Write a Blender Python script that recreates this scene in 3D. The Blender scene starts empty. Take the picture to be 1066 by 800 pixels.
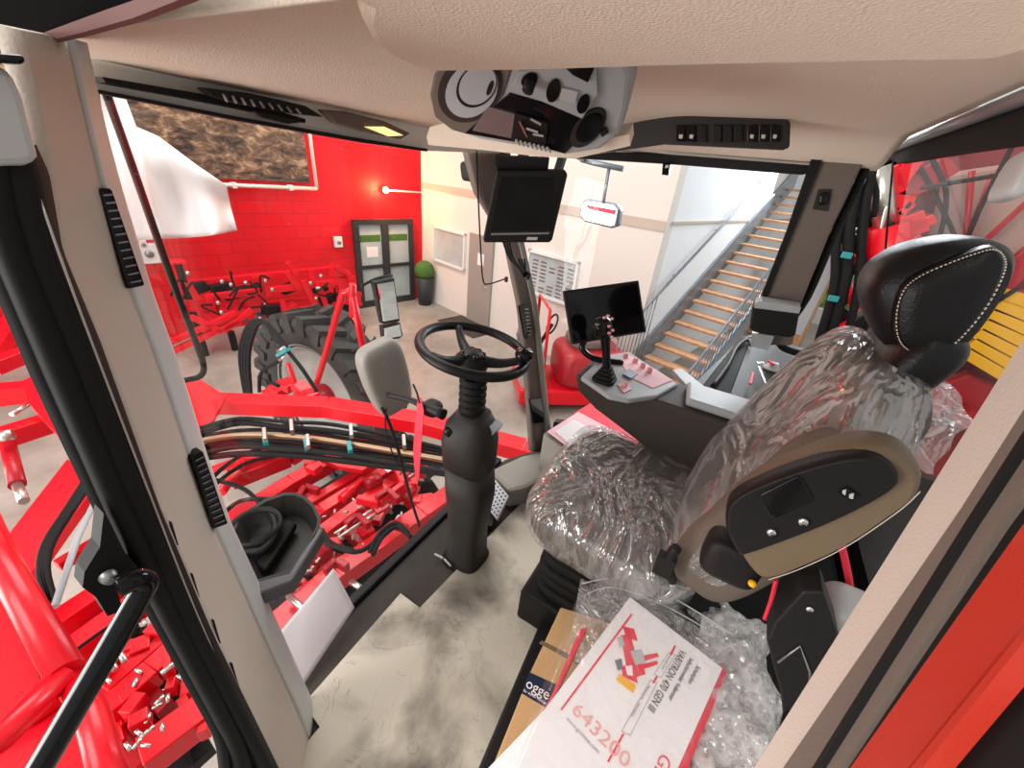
import bpy, math, random
from mathutils import Vector, Matrix, noise
random.seed(7)
S = bpy.context.scene
C = S.collection
ZC = 3.5                     # camera height above the shop floor; geometry below is written relative to it
# ------------------------------------------------------------------ camera
RM = Matrix(((0.50761104,-0.3701395,0.77802814),(-0.85652643,-0.31451288,0.40919938),(0.09323902,-0.87411578,-0.47668447)))
F = 409.0
cd = bpy.data.cameras.new('camera'); cam = bpy.data.objects.new('camera', cd); C.objects.link(cam)
cd.sensor_width = 36; cd.lens = F/1066*36; cd.clip_start = .01; cd.clip_end = 200
r_, u_, b_ = RM@Vector((1,0,0)), RM@Vector((0,-1,0)), RM@Vector((0,0,-1))
cam.matrix_world = Matrix(((r_.x,u_.x,b_.x,0),(r_.y,u_.y,b_.y,0),(r_.z,u_.z,b_.z,ZC),(0,0,0,1)))
S.camera = cam
# ------------------------------------------------------------------ light
S.view_settings.view_transform = 'Standard'; S.view_settings.look = 'None'
S.view_settings.gamma = 1; S.view_settings.use_curve_mapping = False
S.view_settings.exposure = 0.35
w = bpy.data.worlds.new('world'); S.world = w; w.use_nodes = True
wb = w.node_tree.nodes['Background']; wb.inputs[0].default_value = (1.0,.985,.97,1); wb.inputs[1].default_value = 0.58
def area(name, loc, rot, sx, sy, power, col=(1,1,1)):
    l = bpy.data.lights.new(name, 'AREA'); l.shape='RECTANGLE'; l.size=sx; l.size_y=sy; l.energy=power; l.color=col
    o = bpy.data.objects.new(name, l); C.objects.link(o); o.location = loc; o.rotation_euler = rot; return o
area('hall_light', (3.5,5.5,8.2), (0,0,0), 5, 5, 420, (1,.97,.93))
area('hall_light', (-4.0,2.0,7.5), (0,math.radians(-38),0), 4, 4, 330, (1,.97,.93))
area('cab_fill_light', (-4.2,4.6,1.9), (math.radians(90),0,math.radians(-136)), 4.5, 3.2, 400, (1,.98,.95))  # added fill from the open door side, brightens headliner and pillars
area('daylight', (11.5,-1.0,6.0), (math.radians(-10),math.radians(75),0), 5, 4, 850, (.88,.95,1))
# ------------------------------------------------------------------ helpers
AX = {'x':0,'y':1,'z':2}
def ray(px,py): return RM@Vector((px-533,py-400,F))
def P(px,py,ax,v):
    r = ray(px,py); i = AX[ax]; return r*(v/r[i])
def PP(px,py,o,n):
    r = ray(px,py); return r*(Vector(o).dot(n)/r.dot(n))
A_ = math.radians(14.27)
UU = Vector((math.sin(A_),math.cos(A_),0)); VV = Vector((math.cos(A_),-math.sin(A_),0))
def RW(u,v,z): return UU*u+VV*v+Vector((0,0,z-ZC))          # room frame, z above the shop floor
def PU(px,py,u): return PP(px,py,UU*u,UU)
def PV(px,py,v): return PP(px,py,VV*v,VV)
base = {}
def setp(o, **k):
    for a,b in k.items():
        if b is not None: o[a] = b
    return o
def thing(name, label, cat, b=(0,0,0), group=None):
    o = bpy.data.objects.new(name, None); o.empty_display_size=.1; C.objects.link(o)
    o.location = (b[0],b[1],b[2]+ZC); base[o.name] = Vector(b)
    return setp(o, label=label, category=cat, group=group)
class MB:
    def __init__(s): s.v=[]; s.f=[]; s.smooth=[]
    def add(s, vs, fs, sm=False):
        n=len(s.v); s.v += [Vector(q) for q in vs]; s.f += [tuple(i+n for i in f) for f in fs]; s.smooth += [sm]*len(fs); return s
    def prism(s, pts, vec):
        pts=[Vector(p) for p in pts]; vec=Vector(vec); n=len(pts)
        fs=[tuple(range(n)), tuple(range(2*n-1,n-1,-1))]+[(i,i+n,(i+1)%n+n,(i+1)%n) for i in range(n)]
        return s.add(pts+[p+vec for p in pts], fs)
    def box(s, c, h, rot=None):
        c=Vector(c); rot=rot or Matrix.Identity(3)
        vs=[c+rot@Vector((h[0]*x,h[1]*y,h[2]*z)) for x in(-1,1) for y in(-1,1) for z in(-1,1)]
        return s.add(vs,[(0,1,3,2),(4,6,7,5),(0,4,5,1),(2,3,7,6),(0,2,6,4),(1,5,7,3)])
    def bar(s, a, b, w, h, up=(0,0,1)):
        a=Vector(a); b=Vector(b); d=(b-a); L=d.length; d.normalize(); up=Vector(up)
        sd=d.cross(up)
        if sd.length<1e-3: sd=d.cross(Vector((1,0,0)))
        sd.normalize(); u2=sd.cross(d)
        return s.box((a+b)/2,(L/2,w/2,h/2),Matrix((d,sd,u2)).transposed())
    def tube(s, pts, r, n=10, sub=0, closed=False, caps=True):
        pts=[Vector(p) for p in pts]
        if sub: pts=smooth(pts,sub,closed)
        m=len(pts); rs = r if isinstance(r,(list,tuple)) else [r]*m
        if len(rs)!=m: rs=[rs[int(i*(len(rs)-1)/(m-1))]+(rs[min(len(rs)-1,int(i*(len(rs)-1)/(m-1))+1)]-rs[int(i*(len(rs)-1)/(m-1))])*((i*(len(rs)-1)/(m-1))%1) for i in range(m)]
        vs=[]; t0=None; nrm=None
        for i in range(m):
            if closed: t=pts[(i+1)%m]-pts[i-1]
            else: t=pts[min(i+1,m-1)]-pts[max(i-1,0)]
            t.normalize()
            if nrm is None:
                nrm=t.cross(Vector((0,0,1)))
                if nrm.length<.1: nrm=t.cross(Vector((1,0,0)))
                nrm.normalize()
            else:
                nrm=nrm-t*nrm.dot(t)
                if nrm.length<1e-6: nrm=t.orthogonal()
                nrm.normalize()
            bn=t.cross(nrm)
            for k in range(n):
                a=2*math.pi*k/n; vs.append(pts[i]+(nrm*math.cos(a)+bn*math.sin(a))*rs[i])
        fs=[]
        for i in range(m if closed else m-1):
            j=(i+1)%m
            for k in range(n): fs.append((i*n+k,i*n+(k+1)%n,j*n+(k+1)%n,j*n+k))
        s.add(vs,fs,True)
        if caps and not closed:
            q=len(s.v)-len(vs)
            s.f += [tuple(q+k for k in range(n))[::-1], tuple(q+(m-1)*n+k for k in range(n))]; s.smooth += [False,False]
        return s
    def lathe(s, o, ax, prof, n=32, caps=True):
        ax=Vector(ax).normalized(); e=ax.orthogonal().normalized(); g=ax.cross(e); o=Vector(o); vs=[]
        for r,h in prof:
            for k in range(n):
                a=2*math.pi*k/n; vs.append(o+ax*h+(e*math.cos(a)+g*math.sin(a))*max(r,1e-4))
        fs=[(i*n+k,i*n+(k+1)%n,(i+1)*n+(k+1)%n,(i+1)*n+k) for i in range(len(prof)-1) for k in range(n)]
        return s.add(vs,fs,True)
    def sbox(s, c, h, rot=None, e=.35, nu=40, nv=24, fn=None):
        c=Vector(c); rot=rot or Matrix.Identity(3); vs=[]
        pw=lambda x,q: math.copysign(abs(x)**q,x)
        for i in range(nv+1):
            p=-math.pi/2+math.pi*i/nv
            for k in range(nu):
                t=2*math.pi*k/nu
                q=Vector((h[0]*pw(math.cos(p),e)*pw(math.cos(t),e),h[1]*pw(math.cos(p),e)*pw(math.sin(t),e),h[2]*pw(math.sin(p),e)))
                if fn: q=fn(q)
                vs.append(c+rot@q)
        return s.add(vs,[(i*nu+k,i*nu+(k+1)%nu,(i+1)*nu+(k+1)%nu,(i+1)*nu+k) for i in range(nv) for k in range(nu)],True)
    def grid(s, fn, nu, nv, sm=True):
        vs=[fn(i/nu,j/nv) for i in range(nu+1) for j in range(nv+1)]
        return s.add(vs,[(i*(nv+1)+j,(i+1)*(nv+1)+j,(i+1)*(nv+1)+j+1,i*(nv+1)+j+1) for i in range(nu) for j in range(nv)],sm)
    def build(s, name, m, parent=None, bevel=0, subsurf=0, thick=0, **tags):
        if parent is None:
            n=len(s.v); b=Vector((sum(q.x for q in s.v)/n,sum(q.y for q in s.v)/n,min(q.z for q in s.v)))
        else: b=base[parent.name]
        me=bpy.data.meshes.new(name); me.from_pydata([q-b for q in s.v],[],s.f); me.validate()
        for p,sm in zip(me.polygons,s.smooth): p.use_smooth=sm
        me.materials.append(m); o=bpy.data.objects.new(name,me); C.objects.link(o); base[o.name]=b
        if parent is None: o.location=b+Vector((0,0,ZC))
        else: o.parent=parent
        if thick:
            q=o.modifiers.new('t','SOLIDIFY'); q.thickness=thick; q.offset=0
        if bevel:
            q=o.modifiers.new('b','BEVEL'); q.width=bevel; q.segments=2; q.limit_method='ANGLE'; q.angle_limit=.6
        if subsurf:
            q=o.modifiers.new('s','SUBSURF'); q.levels=q.render_levels=subsurf
        return setp(o,**tags)
def smooth(pts,sub,closed=False):
    out=[]; m=len(pts); g=lambda i: pts[i%m] if closed else pts[max(0,min(m-1,i))]
    for i in range(m if closed else m-1):
        a,b,c,d=g(i-1),g(i),g(i+1),g(i+2)
        for k in range(sub):
            t=k/sub; out.append(.5*((2*b)+(c-a)*t+(2*a-5*b+4*c-d)*t*t+(3*b-a-3*c+d)*t**3))
    if not closed: out.append(pts[-1])
    return out
def rotm(ax,deg): return Matrix.Rotation(math.radians(deg),3,ax)
# ------------------------------------------------------------------ materials
def mat(name,col,rough=.5,metal=0,bump=0,bscale=50,var=0,vscale=5,coat=0,trans=0,spec=None,emit=None,est=0,sheen=0):
    m=bpy.data.materials.new(name); m.use_nodes=True; nt=m.node_tree; b=nt.nodes['Principled BSDF']
    b.inputs['Base Color'].default_value=(*col,1); b.inputs['Roughness'].default_value=rough; b.inputs['Metallic'].default_value=metal
    if spec is None and max(col)<.06: spec=.22
    if spec is not None: b.inputs['Specular IOR Level'].default_value=spec
    if coat: b.inputs['Coat Weight'].default_value=coat; b.inputs['Coat Roughness'].default_value=.08
    if emit: b.inputs['Emission Color'].default_value=(*emit,1); b.inputs['Emission Strength'].default_value=est
    tc=nt.nodes.new('ShaderNodeTexCoord')
    if bump:
        n=nt.nodes.new('ShaderNodeTexNoise'); n.inputs['Scale'].default_value=bscale; n.inputs['Detail'].default_value=4
        q=nt.nodes.new('ShaderNodeBump'); q.inputs['Strength'].default_value=bump; q.inputs['Distance'].default_value=.01
        nt.links.new(tc.outputs['Object'],n.inputs['Vector']); nt.links.new(n.outputs['Fac'],q.inputs['Height']); nt.links.new(q.outputs['Normal'],b.inputs['Normal'])
    if var:
        n=nt.nodes.new('ShaderNodeTexNoise'); n.inputs['Scale'].default_value=vscale; n.inputs['Detail'].default_value=6
        r=nt.nodes.new('ShaderNodeValToRGB'); r.color_ramp.elements[0].position=.3; r.color_ramp.elements[1].position=.7
        r.color_ramp.elements[0].color=(*[c*(1-var) for c in col],1); r.color_ramp.elements[1].color=(*[min(1,c*(1+var*.6)) for c in col],1)
        nt.links.new(tc.outputs['Object'],n.inputs['Vector']); nt.links.new(n.outputs['Fac'],r.inputs['Fac']); nt.links.new(r.outputs['Color'],b.inputs['Base Color'])
    return m
M={}
M['cream']=mat('cream_fabric',(.82,.70,.58),.9,bump=.25,bscale=420)
M['header']=mat('header_trim_plastic',(.86,.82,.75),.6)
M['lipgrey']=mat('tray_grey',(.07,.07,.075),.5)
M['flatblack']=mat('flat_black_foam',(.003,.003,.003),.95,spec=.02)
M['darktaupe']=mat('dark_brown_plastic',(.05,.040,.033),.6)
M['palereflect']=mat('pale_beige_reflection',(.42,.26,.22),.4,var=.2,vscale=3)
M['shadedpaper']=mat('shaded_white_paper',(.58,.52,.53),.8)  # darkened white paper, the shade on the loose sheet is in its colour
M['mauve']=mat('mauve_reflection',(.11,.045,.04),.5)
M['copper']=mat('bronze_pipe',(.30,.19,.11),.35,.6)
M['pillar']=mat('cream_plastic',(.52,.45,.385),.65,spec=.3,bump=.15,bscale=300)
M['greystrip']=mat('grey_lit_trim',(.52,.53,.52),.5,bump=.1,bscale=300)  # edge strip, with the light along the rounded edge put into its grey
M['taupe']=mat('taupe_plastic',(.13,.10,.082),.65,bump=.1,bscale=300)  # on the right front pillar this colour carries backlit shade
M['warmgrey']=mat('warm_grey_plastic',(.24,.225,.195),.55,bump=.1,bscale=250)
M['console']=mat('console_plastic',(.026,.023,.021),.5,bump=.1,bscale=250)
M['greyplastic']=mat('light_grey_plastic',(.36,.38,.40),.45)
M['dark']=mat('black_plastic',(.009,.0085,.0085),.5,bump=.1,bscale=300)
M['rubber']=mat('black_rubber',(.007,.007,.007),.7)
M['gloss']=mat('gloss_black',(.006,.006,.007),.12)
M['screen']=mat('screen_glass',(.003,.003,.004),.08)
M['leather']=mat('black_leather',(.007,.007,.0075),.36,bump=.15,bscale=220)
M['stitch']=mat('stitch_thread',(.55,.48,.42),.8)
M['armbeige']=mat('olive_beige_vinyl',(.15,.105,.06),.55,bump=.12,bscale=250)
M['seatfabric']=mat('seat_fabric',(.085,.072,.058),.85,bump=.4,bscale=150)
M['seatside']=mat('seat_side_fabric',(.13,.10,.075),.8,bump=.3,bscale=150)
M['floorrub']=mat('grey_rubber_floor',(.050,.043,.037),.75,bump=.2,bscale=120,var=.25,vscale=6)
M['red']=mat('red_paint',(.70,.002,.012),.33,coat=.15,spec=.35)
M['red2']=mat('red_paint_dark',(.38,.002,.010),.4,coat=.15,spec=.3)
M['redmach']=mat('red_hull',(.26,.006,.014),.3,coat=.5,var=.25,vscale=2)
M['orange']=mat('orange_red_paint',(.40,.022,.009),.45,coat=.15,bump=.05,bscale=400)
M['chrome']=mat('zinc_metal',(.6,.58,.52),.3,.9)
M['steel']=mat('dull_steel',(.30,.30,.30),.4,.8)
M['rim']=mat('grey_rim',(.33,.31,.29),.5,var=.15)
M['tyre']=mat('tyre_rubber',(.05,.048,.045),.8,bump=.3,bscale=30,var=.3,vscale=3)
M['teal']=mat('teal_clamp',(.02,.25,.26),.5)
M['white']=mat('white_paint',(.74,.73,.70),.6,bump=.05,bscale=80)
M['whitewall']=mat('white_wall_paint',(.70,.66,.60),.85,bump=.1,bscale=60)
M['bluewall']=mat('pale_wall_paint',(.78,.80,.82),.85,bump=.1,bscale=60)
M['band']=mat('beige_band_paint',(.50,.42,.35),.8)
M['greydoor']=mat('grey_door_paint',(.30,.27,.24),.6)
M['doorframe']=mat('anthracite_frame',(.03,.032,.033),.4)
M['stairwood']=mat('oak_tread',(.52,.25,.11),.45,var=.3,vscale=9,bump=.05,bscale=60)
M['galv']=mat('galvanised_steel',(.24,.27,.31),.4,.6,var=.2,vscale=8)
M['yellow']=mat('yellow_paint',(.85,.42,.0),.4)
M['plant']=mat('topiary_green',(.06,.16,.02),.8,bump=1,bscale=30,var=.6,vscale=40)
M['hedge']=mat('hedge_green',(.25,.42,.10),.9,bump=1,bscale=10,var=.7,vscale=4)
M['pot']=mat('dark_pot',(.03,.033,.035),.45)
M['card']=mat('cardboard',(.52,.33,.15),.8,var=.1,vscale=10)
M['navy']=mat('navy_print',(.01,.02,.05),.6)
M['paper']=mat('white_paper',(.80,.76,.76),.7)
M['pinkpaper']=mat('pink_paper',(.85,.50,.55),.6)
M['redprint']=mat('red_print',(.75,.02,.05),.5)
M['pinkprint']=mat('faded_red_print',(.78,.35,.33),.7)
M['ink']=mat('black_ink',(.04,.035,.04),.7)
M['greyink']=mat('grey_ink',(.30,.27,.28),.7)
M['brass']=mat('lamp_amber',(.6,.4,.2),.3,emit=(1,.6,.25),est=1.2)
M['bulb']=mat('lamp_bulb',(1,.8,.5),.3,emit=(1,.50,.13),est=9)
M['mirror']=mat('mirror_glass',(.85,.87,.88),.03,1)
M['blueinside']=mat('office_blind',(.42,.48,.48),.7,var=.2,vscale=2)
M['keysteel']=mat('key_steel',(.6,.6,.6),.25,1)
M['roundbase']=mat('pale_grey_plastic',(.45,.46,.46),.4)
def n_mat(name): 
    m=bpy.data.materials.new(name); m.use_nodes=True; return m,m.node_tree,m.node_tree.nodes['Principled BSDF']
def glass(name,tint=(.97,.98,.98),haze=.012,refl=.35):
    m=bpy.data.materials.new(name); m.use_nodes=True; nt=m.node_tree; nt.nodes.clear()
    o=nt.nodes.new('ShaderNodeOutputMaterial'); t=nt.nodes.new('ShaderNodeBsdfTransparent'); t.inputs[0].default_value=(*tint,1)
    g=nt.nodes.new('ShaderNodeBsdfGlossy'); g.inputs['Roughness'].default_value=.02; d=nt.nodes.new('ShaderNodeBsdfDiffuse'); d.inputs[0].default_value=(.9,.9,.9,1)
    lw=nt.nodes.new('ShaderNodeLayerWeight'); lw.inputs[0].default_value=.5; pw=nt.nodes.new('ShaderNodeMath'); pw.operation='POWER'; pw.inputs[1].default_value=5; fr=nt.nodes.new('ShaderNodeMath'); fr.operation='MULTIPLY_ADD'; fr.inputs[1].default_value=refl; fr.inputs[2].default_value=.02; nt.links.new(lw.outputs['Facing'],pw.inputs[0]); nt.links.new(pw.outputs[0],fr.inputs[0]); a=nt.nodes.new('ShaderNodeMixShader'); b=nt.nodes.new('ShaderNodeMixShader')
    a.inputs[0].default_value=haze
    nt.links.new(t.outputs[0],a.inputs[1]); nt.links.new(d.outputs[0],a.inputs[2]); nt.links.new(fr.outputs[0],b.inputs[0]); nt.links.new(a.outputs[0],b.inputs[1]); nt.links.new(g.outputs[0],b.inputs[2]); nt.links.new(b.outputs[0],o.inputs[0])
    return m
M['glass']=glass('cab_glass'); M['glasshaze']=glass('hazy_cab_glass',haze=.10,refl=.25)  # second glass mixes in more white
def film(name,dif=.12,glo=.25,scale=9,strength=1.0,rough=.12,tex='noise',dist=.04,stretch=(1,1,1)):
    m=bpy.data.materials.new(name); m.use_nodes=True; nt=m.node_tree; nt.nodes.clear(); L=nt.links.new
    o=nt.nodes.new('ShaderNodeOutputMaterial'); t=nt.nodes.new('ShaderNodeBsdfTransparent')
    g=nt.nodes.new('ShaderNodeBsdfGlossy'); g.inputs['Roughness'].default_value=rough; d=nt.nodes.new('ShaderNodeBsdfDiffuse'); d.inputs[0].default_value=(.9,.87,.85,1)
    tr=nt.nodes.new('ShaderNodeBsdfTranslucent'); tr.inputs[0].default_value=(.9,.87,.85,1)
    tc=nt.nodes.new('ShaderNodeTexCoord'); mp=nt.nodes.new('ShaderNodeMapping'); mp.inputs['Scale'].default_value=stretch; L(tc.outputs['Object'],mp.inputs[0])
    if tex=='noise':
        n=nt.nodes.new('ShaderNodeTexNoise'); n.inputs['Scale'].default_value=scale; n.inputs['Detail'].default_value=3; n.inputs['Distortion'].default_value=1.8
        ab=nt.nodes.new('ShaderNodeMath'); ab.operation='SUBTRACT'; ab.inputs[1].default_value=.5; a2=nt.nodes.new('ShaderNodeMath'); a2.operation='ABSOLUTE'
        L(mp.outputs[0],n.inputs['Vector']); L(n.outputs['Fac'],ab.inputs[0]); L(ab.outputs[0],a2.inputs[0]); h=a2.outputs[0]
        rr=nt.nodes.new('ShaderNodeMapRange'); rr.inputs[1].default_value=0; rr.inputs[2].default_value=.06; rr.inputs[3].default_value=dif*3.0; rr.inputs[4].default_value=dif; L(h,rr.inputs[0]); df=rr.outputs[0]
    else:
        n=nt.nodes.new('ShaderNodeTexVoronoi'); n.inputs['Scale'].default_value=scale; L(mp.outputs[0],n.inputs['Vector']); h=n.outputs['Distance']
        rr=nt.nodes.new('ShaderNodeMapRange'); rr.inputs[1].default_value=.35; rr.inputs[2].default_value=.6; rr.inputs[3].default_value=dif; rr.inputs[4].default_value=dif*2; L(h,rr.inputs[0]); df=rr.outputs[0]
    b=nt.nodes.new('ShaderNodeBump'); b.inputs['Strength'].default_value=strength; b.inputs['Distance'].default_value=dist; L(h,b.inputs['Height']); L(b.outputs[0],g.inputs['Normal'])
    md=nt.nodes.new('ShaderNodeMixShader'); md.inputs[0].default_value=.3; L(d.outputs[0],md.inputs[1]); L(tr.outputs[0],md.inputs[2])
    a=nt.nodes.new('ShaderNodeMixShader'); L(df,a.inputs[0]); L(t.outputs[0],a.inputs[1]); L(md.outputs[0],a.inputs[2])
    c=nt.nodes.new('ShaderNodeMixShader'); c.inputs[0].default_value=glo; L(a.outputs[0],c.inputs[1]); L(g.outputs[0],c.inputs[2]); L(c.outputs[0],o.inputs[0])
    return m
M['film']=film('crinkled_clear_plastic',.11,.22,scale=3.4,rough=.09,dist=.09,stretch=(1,1.9,1))
M['sleeve']=film('clear_plastic_sleeve',.05,.07,scale=5,strength=.5)
M['bubble']=film('bubble_wrap',.25,.13,scale=55,tex='v',strength=1,rough=.15,dist=.02)
# concrete
m,nt,b=n_mat('shop_concrete'); M['concrete']=m
tc=nt.nodes.new('ShaderNodeTexCoord'); n=nt.nodes.new('ShaderNodeTexNoise'); n.inputs['Scale'].default_value=.9; n.inputs['Detail'].default_value=9; n.inputs['Roughness'].default_value=.65
r=nt.nodes.new('ShaderNodeValToRGB'); r.color_ramp.elements[0].position=.35; r.color_ramp.elements[0].color=(.22,.20,.17,1); r.color_ramp.elements[1].position=.7; r.color_ramp.elements[1].color=(.42,.39,.34,1)
nt.links.new(tc.outputs['Object'],n.inputs['Vector']); nt.links.new(n.outputs['Fac'],r.inputs['Fac']); nt.links.new(r.outputs['Color'],b.inputs['Base Color']); b.inputs['Roughness'].default_value=.45
# red painted block wall
m,nt,b=n_mat('red_block_wall'); M['redwall']=m
tc=nt.nodes.new('ShaderNodeTexCoord'); mp=nt.nodes.new('ShaderNodeMapping'); mp.inputs['Rotation'].default_value=(0,0,A_); sx=nt.nodes.new('ShaderNodeSeparateXYZ'); cx=nt.nodes.new('ShaderNodeCombineXYZ')
br=nt.nodes.new('ShaderNodeTexBrick'); br.inputs['Scale'].default_value=1; br.inputs['Brick Width'].default_value=.5; br.inputs['Row Height'].default_value=.25; br.inputs['Mortar Size'].default_value=.008
br.inputs['Color1'].default_value=(.74,.004,.012,1); br.inputs['Color2'].default_value=(.68,.004,.012,1); br.inputs['Mortar'].default_value=(.50,.003,.01,1)
L=nt.links.new; L(tc.outputs['Object'],mp.inputs[0]); L(mp.outputs[0],sx.inputs[0]); L(sx.outputs[0],cx.inputs[0]); L(sx.outputs[2],cx.inputs[1]); L(cx.outputs[0],br.inputs['Vector']); L(br.outputs['Color'],b.inputs['Base Color']); b.inputs['Specular IOR Level'].default_value=.25
bp=nt.nodes.new('ShaderNodeBump'); bp.inputs['Strength'].default_value=.4; bp.inputs['Distance'].default_value=.01; bp.invert=True; L(br.outputs['Fac'],bp.inputs['Height']); L(bp.outputs[0],b.inputs['Normal']); b.inputs['Roughness'].default_value=.5
# soil mural
m,nt,b=n_mat('soil_photo_print'); M['soil']=m
tc=nt.nodes.new('ShaderNodeTexCoord'); mp=nt.nodes.new('ShaderNodeMapping'); mp.inputs['Scale'].default_value=(1,1,2.0); n=nt.nodes.new('ShaderNodeTexNoise'); n.inputs['Scale'].default_value=3.2; n.inputs['Detail'].default_value=10; n.inputs['Roughness'].default_value=.75; n.inputs['Distortion'].default_value=.5
r=nt.nodes.new('ShaderNodeValToRGB'); e=r.color_ramp.elements; e[0].position=.4; e[0].color=(.02,.010,.006,1); e[1].position=.66; e[1].color=(.60,.40,.24,1); q=e.new(.52); q.color=(.17,.09,.05,1)
nt.links.new(tc.outputs['Object'],mp.inputs[0]); nt.links.new(mp.outputs[0],n.inputs['Vector']); nt.links.new(n.outputs['Fac'],r.inputs['Fac']); nt.links.new(r.outputs['Color'],b.inputs['Base Color'])
# dirty floor mat with dark smudges and creases
m,nt,b=n_mat('dirty_protective_mat'); M['mat']=m; L=nt.links.new
tc=nt.nodes.new('ShaderNodeTexCoord'); n=nt.nodes.new('ShaderNodeTexNoise'); n.inputs['Scale'].default_value=3.6; n.inputs['Detail'].default_value=7; n.inputs['Distortion'].default_value=.4
r=nt.nodes.new('ShaderNodeValToRGB'); e=r.color_ramp.elements; e[0].position=.34; e[0].color=(.10,.085,.07,1); e[1].position=.56; e[1].color=(.60,.55,.45,1)
v=nt.nodes.new('ShaderNodeTexNoise'); v.inputs['Scale'].default_value=6; v.inputs['Detail'].default_value=5; v.inputs['Distortion'].default_value=1.2
s1=nt.nodes.new('ShaderNodeMath'); s1.operation='SUBTRACT'; s1.inputs[1].default_value=.5; s2=nt.nodes.new('ShaderNodeMath'); s2.operation='ABSOLUTE'
mr=nt.nodes.new('ShaderNodeMapRange'); mr.inputs[1].default_value=0; mr.inputs[2].default_value=.006; mr.inputs[3].default_value=.55; mr.inputs[4].default_value=1
mx=nt.nodes.new('ShaderNodeMix'); mx.data_type='RGBA'; mx.blend_type='MULTIPLY'; mx.inputs[0].default_value=.7
L(tc.outputs['Object'],n.inputs['Vector']); L(n.outputs['Fac'],r.inputs['Fac']); L(tc.outputs['Object'],v.inputs['Vector']); L(v.outputs['Fac'],s1.inputs[0]); L(s1.outputs[0],s2.inputs[0]); L(s2.outputs[0],mr.inputs[0])
L(r.outputs['Color'],mx.inputs[6]); L(mr.outputs[0],mx.inputs[7]); L(mx.outputs[2],b.inputs['Base Color']); b.inputs['Roughness'].default_value=.8
def text(s,o,xd,yd,size,mt,parent,name='lettering',xs=1.0,align='LEFT'):
    cu=bpy.data.curves.new(name,'FONT'); cu.body=s; cu.size=size; cu.extrude=.0002; cu.align_x=align; cu.align_y='CENTER'; cu.resolution_u=3
    t=bpy.data.objects.new(name,cu); C.objects.link(t); dg=bpy.context.evaluated_depsgraph_get(); dg.update()
    me=bpy.data.meshes.new_from_object(t.evaluated_get(dg)); bpy.data.objects.remove(t); bpy.data.curves.remove(cu)
    xd=Vector(xd).normalized(); yd=Vector(yd); yd=(yd-xd*yd.dot(xd)).normalized(); zd=xd.cross(yd)
    b=base[parent.name]
    for q in me.vertices: c=q.co.copy(); q.co=Vector(o)-b+xd*c.x*xs+yd*c.y+zd*(c.z+.0006)
    me.materials.clear(); me.materials.append(mt); ob=bpy.data.objects.new(name,me); C.objects.link(ob); ob.parent=parent; base[ob.name]=b
    return ob
def slab(ax,v,pts,t,off=0):
    "polygon on an axis plane, seen at these places, extruded by vector t"
    return [P(x,y,ax,v) for x,y in pts], Vector(t)
def px(mb,ax,v,pts,t): return mb.prism([P(x,y,ax,v) for x,y in pts],t)
K=dict(kind='structure')
# ================================================================== THE HALL
MB().prism([RW(-14,-14,0),RW(9.8,-14,0),RW(9.8,24,0),RW(-14,24,0)],(0,0,-.1)).build('floor',M['concrete'],**K)
MB().prism([RW(9.62,-9,0),RW(9.62,6.4,0),RW(9.62,6.4,7),RW(9.62,-9,7)],UU*.2).build('wall_front',M['redwall'],**K)
MB().prism([RW(2.9,6.4,0),RW(9.82,6.4,0),RW(9.82,6.4,7),RW(2.9,6.4,7)],VV*.25).build('wall_right',M['whitewall'],**K)
MB().prism([RW(2.9,6.38,2.87),RW(9.6,6.38,2.87),RW(9.6,6.38,3.02),RW(2.9,6.38,3.02)],VV*.019).build('trim_1',M['band'],**K)
MB().prism([RW(2.9,6.651,0),RW(2.9,16,0),RW(2.9,16,7),RW(2.9,6.651,7)],UU*.2).build('wall_stair',M['bluewall'],**K)
MB().prism([RW(2.895,6.6,2.98),RW(2.895,16,2.98),RW(2.895,16,3.02),RW(2.895,6.6,3.02)],UU*-.02).build('trim_2',M['band'],**K)
# far glazed side behind the stairs
far=MB()
for z0,z1 in((-.0,.5),(3.4,3.6),(6.6,7)): far.prism([RW(-9,16,z0),RW(2.9,16,z0),RW(2.9,16,z1),RW(-9,16,z1)],VV*.2)
far.build('wall_back',M['white'],**K)
for i in range(6):
    u=-8.9+i*2.3; MB().prism([RW(u,15.9,0),RW(u+.14,15.9,0),RW(u+.14,15.9,6.9),RW(u,15.9,6.9)],VV*.09).build('trim_%d'%(i+3),M['galv'],**K)
for i in range(7):
    o=MB().sbox(RW(-9+i*2.1,19+.4*(i%2),1.3),(.80,.8,1.5),e=.8,nu=28,nv=18,fn=lambda q:q*(1+.25*noise.noise(q*2.3+Vector((i*3,0,0))))).build('hedge_shrub',M['hedge'],label='pale green sunlit shrub in the row outside the glazed far wall',category='shrub',group='shrubs outside the glazed wall')
MB().prism([RW(1.2,12.6,.02),RW(2.5,12.6,.02),RW(2.5,12.6,2.1),RW(1.2,12.6,2.1)],VV*.5).build('wooden_crate',M['stairwood'],bevel=.02,label='tall orange plywood crate standing behind the stairs',category='crate')
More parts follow.
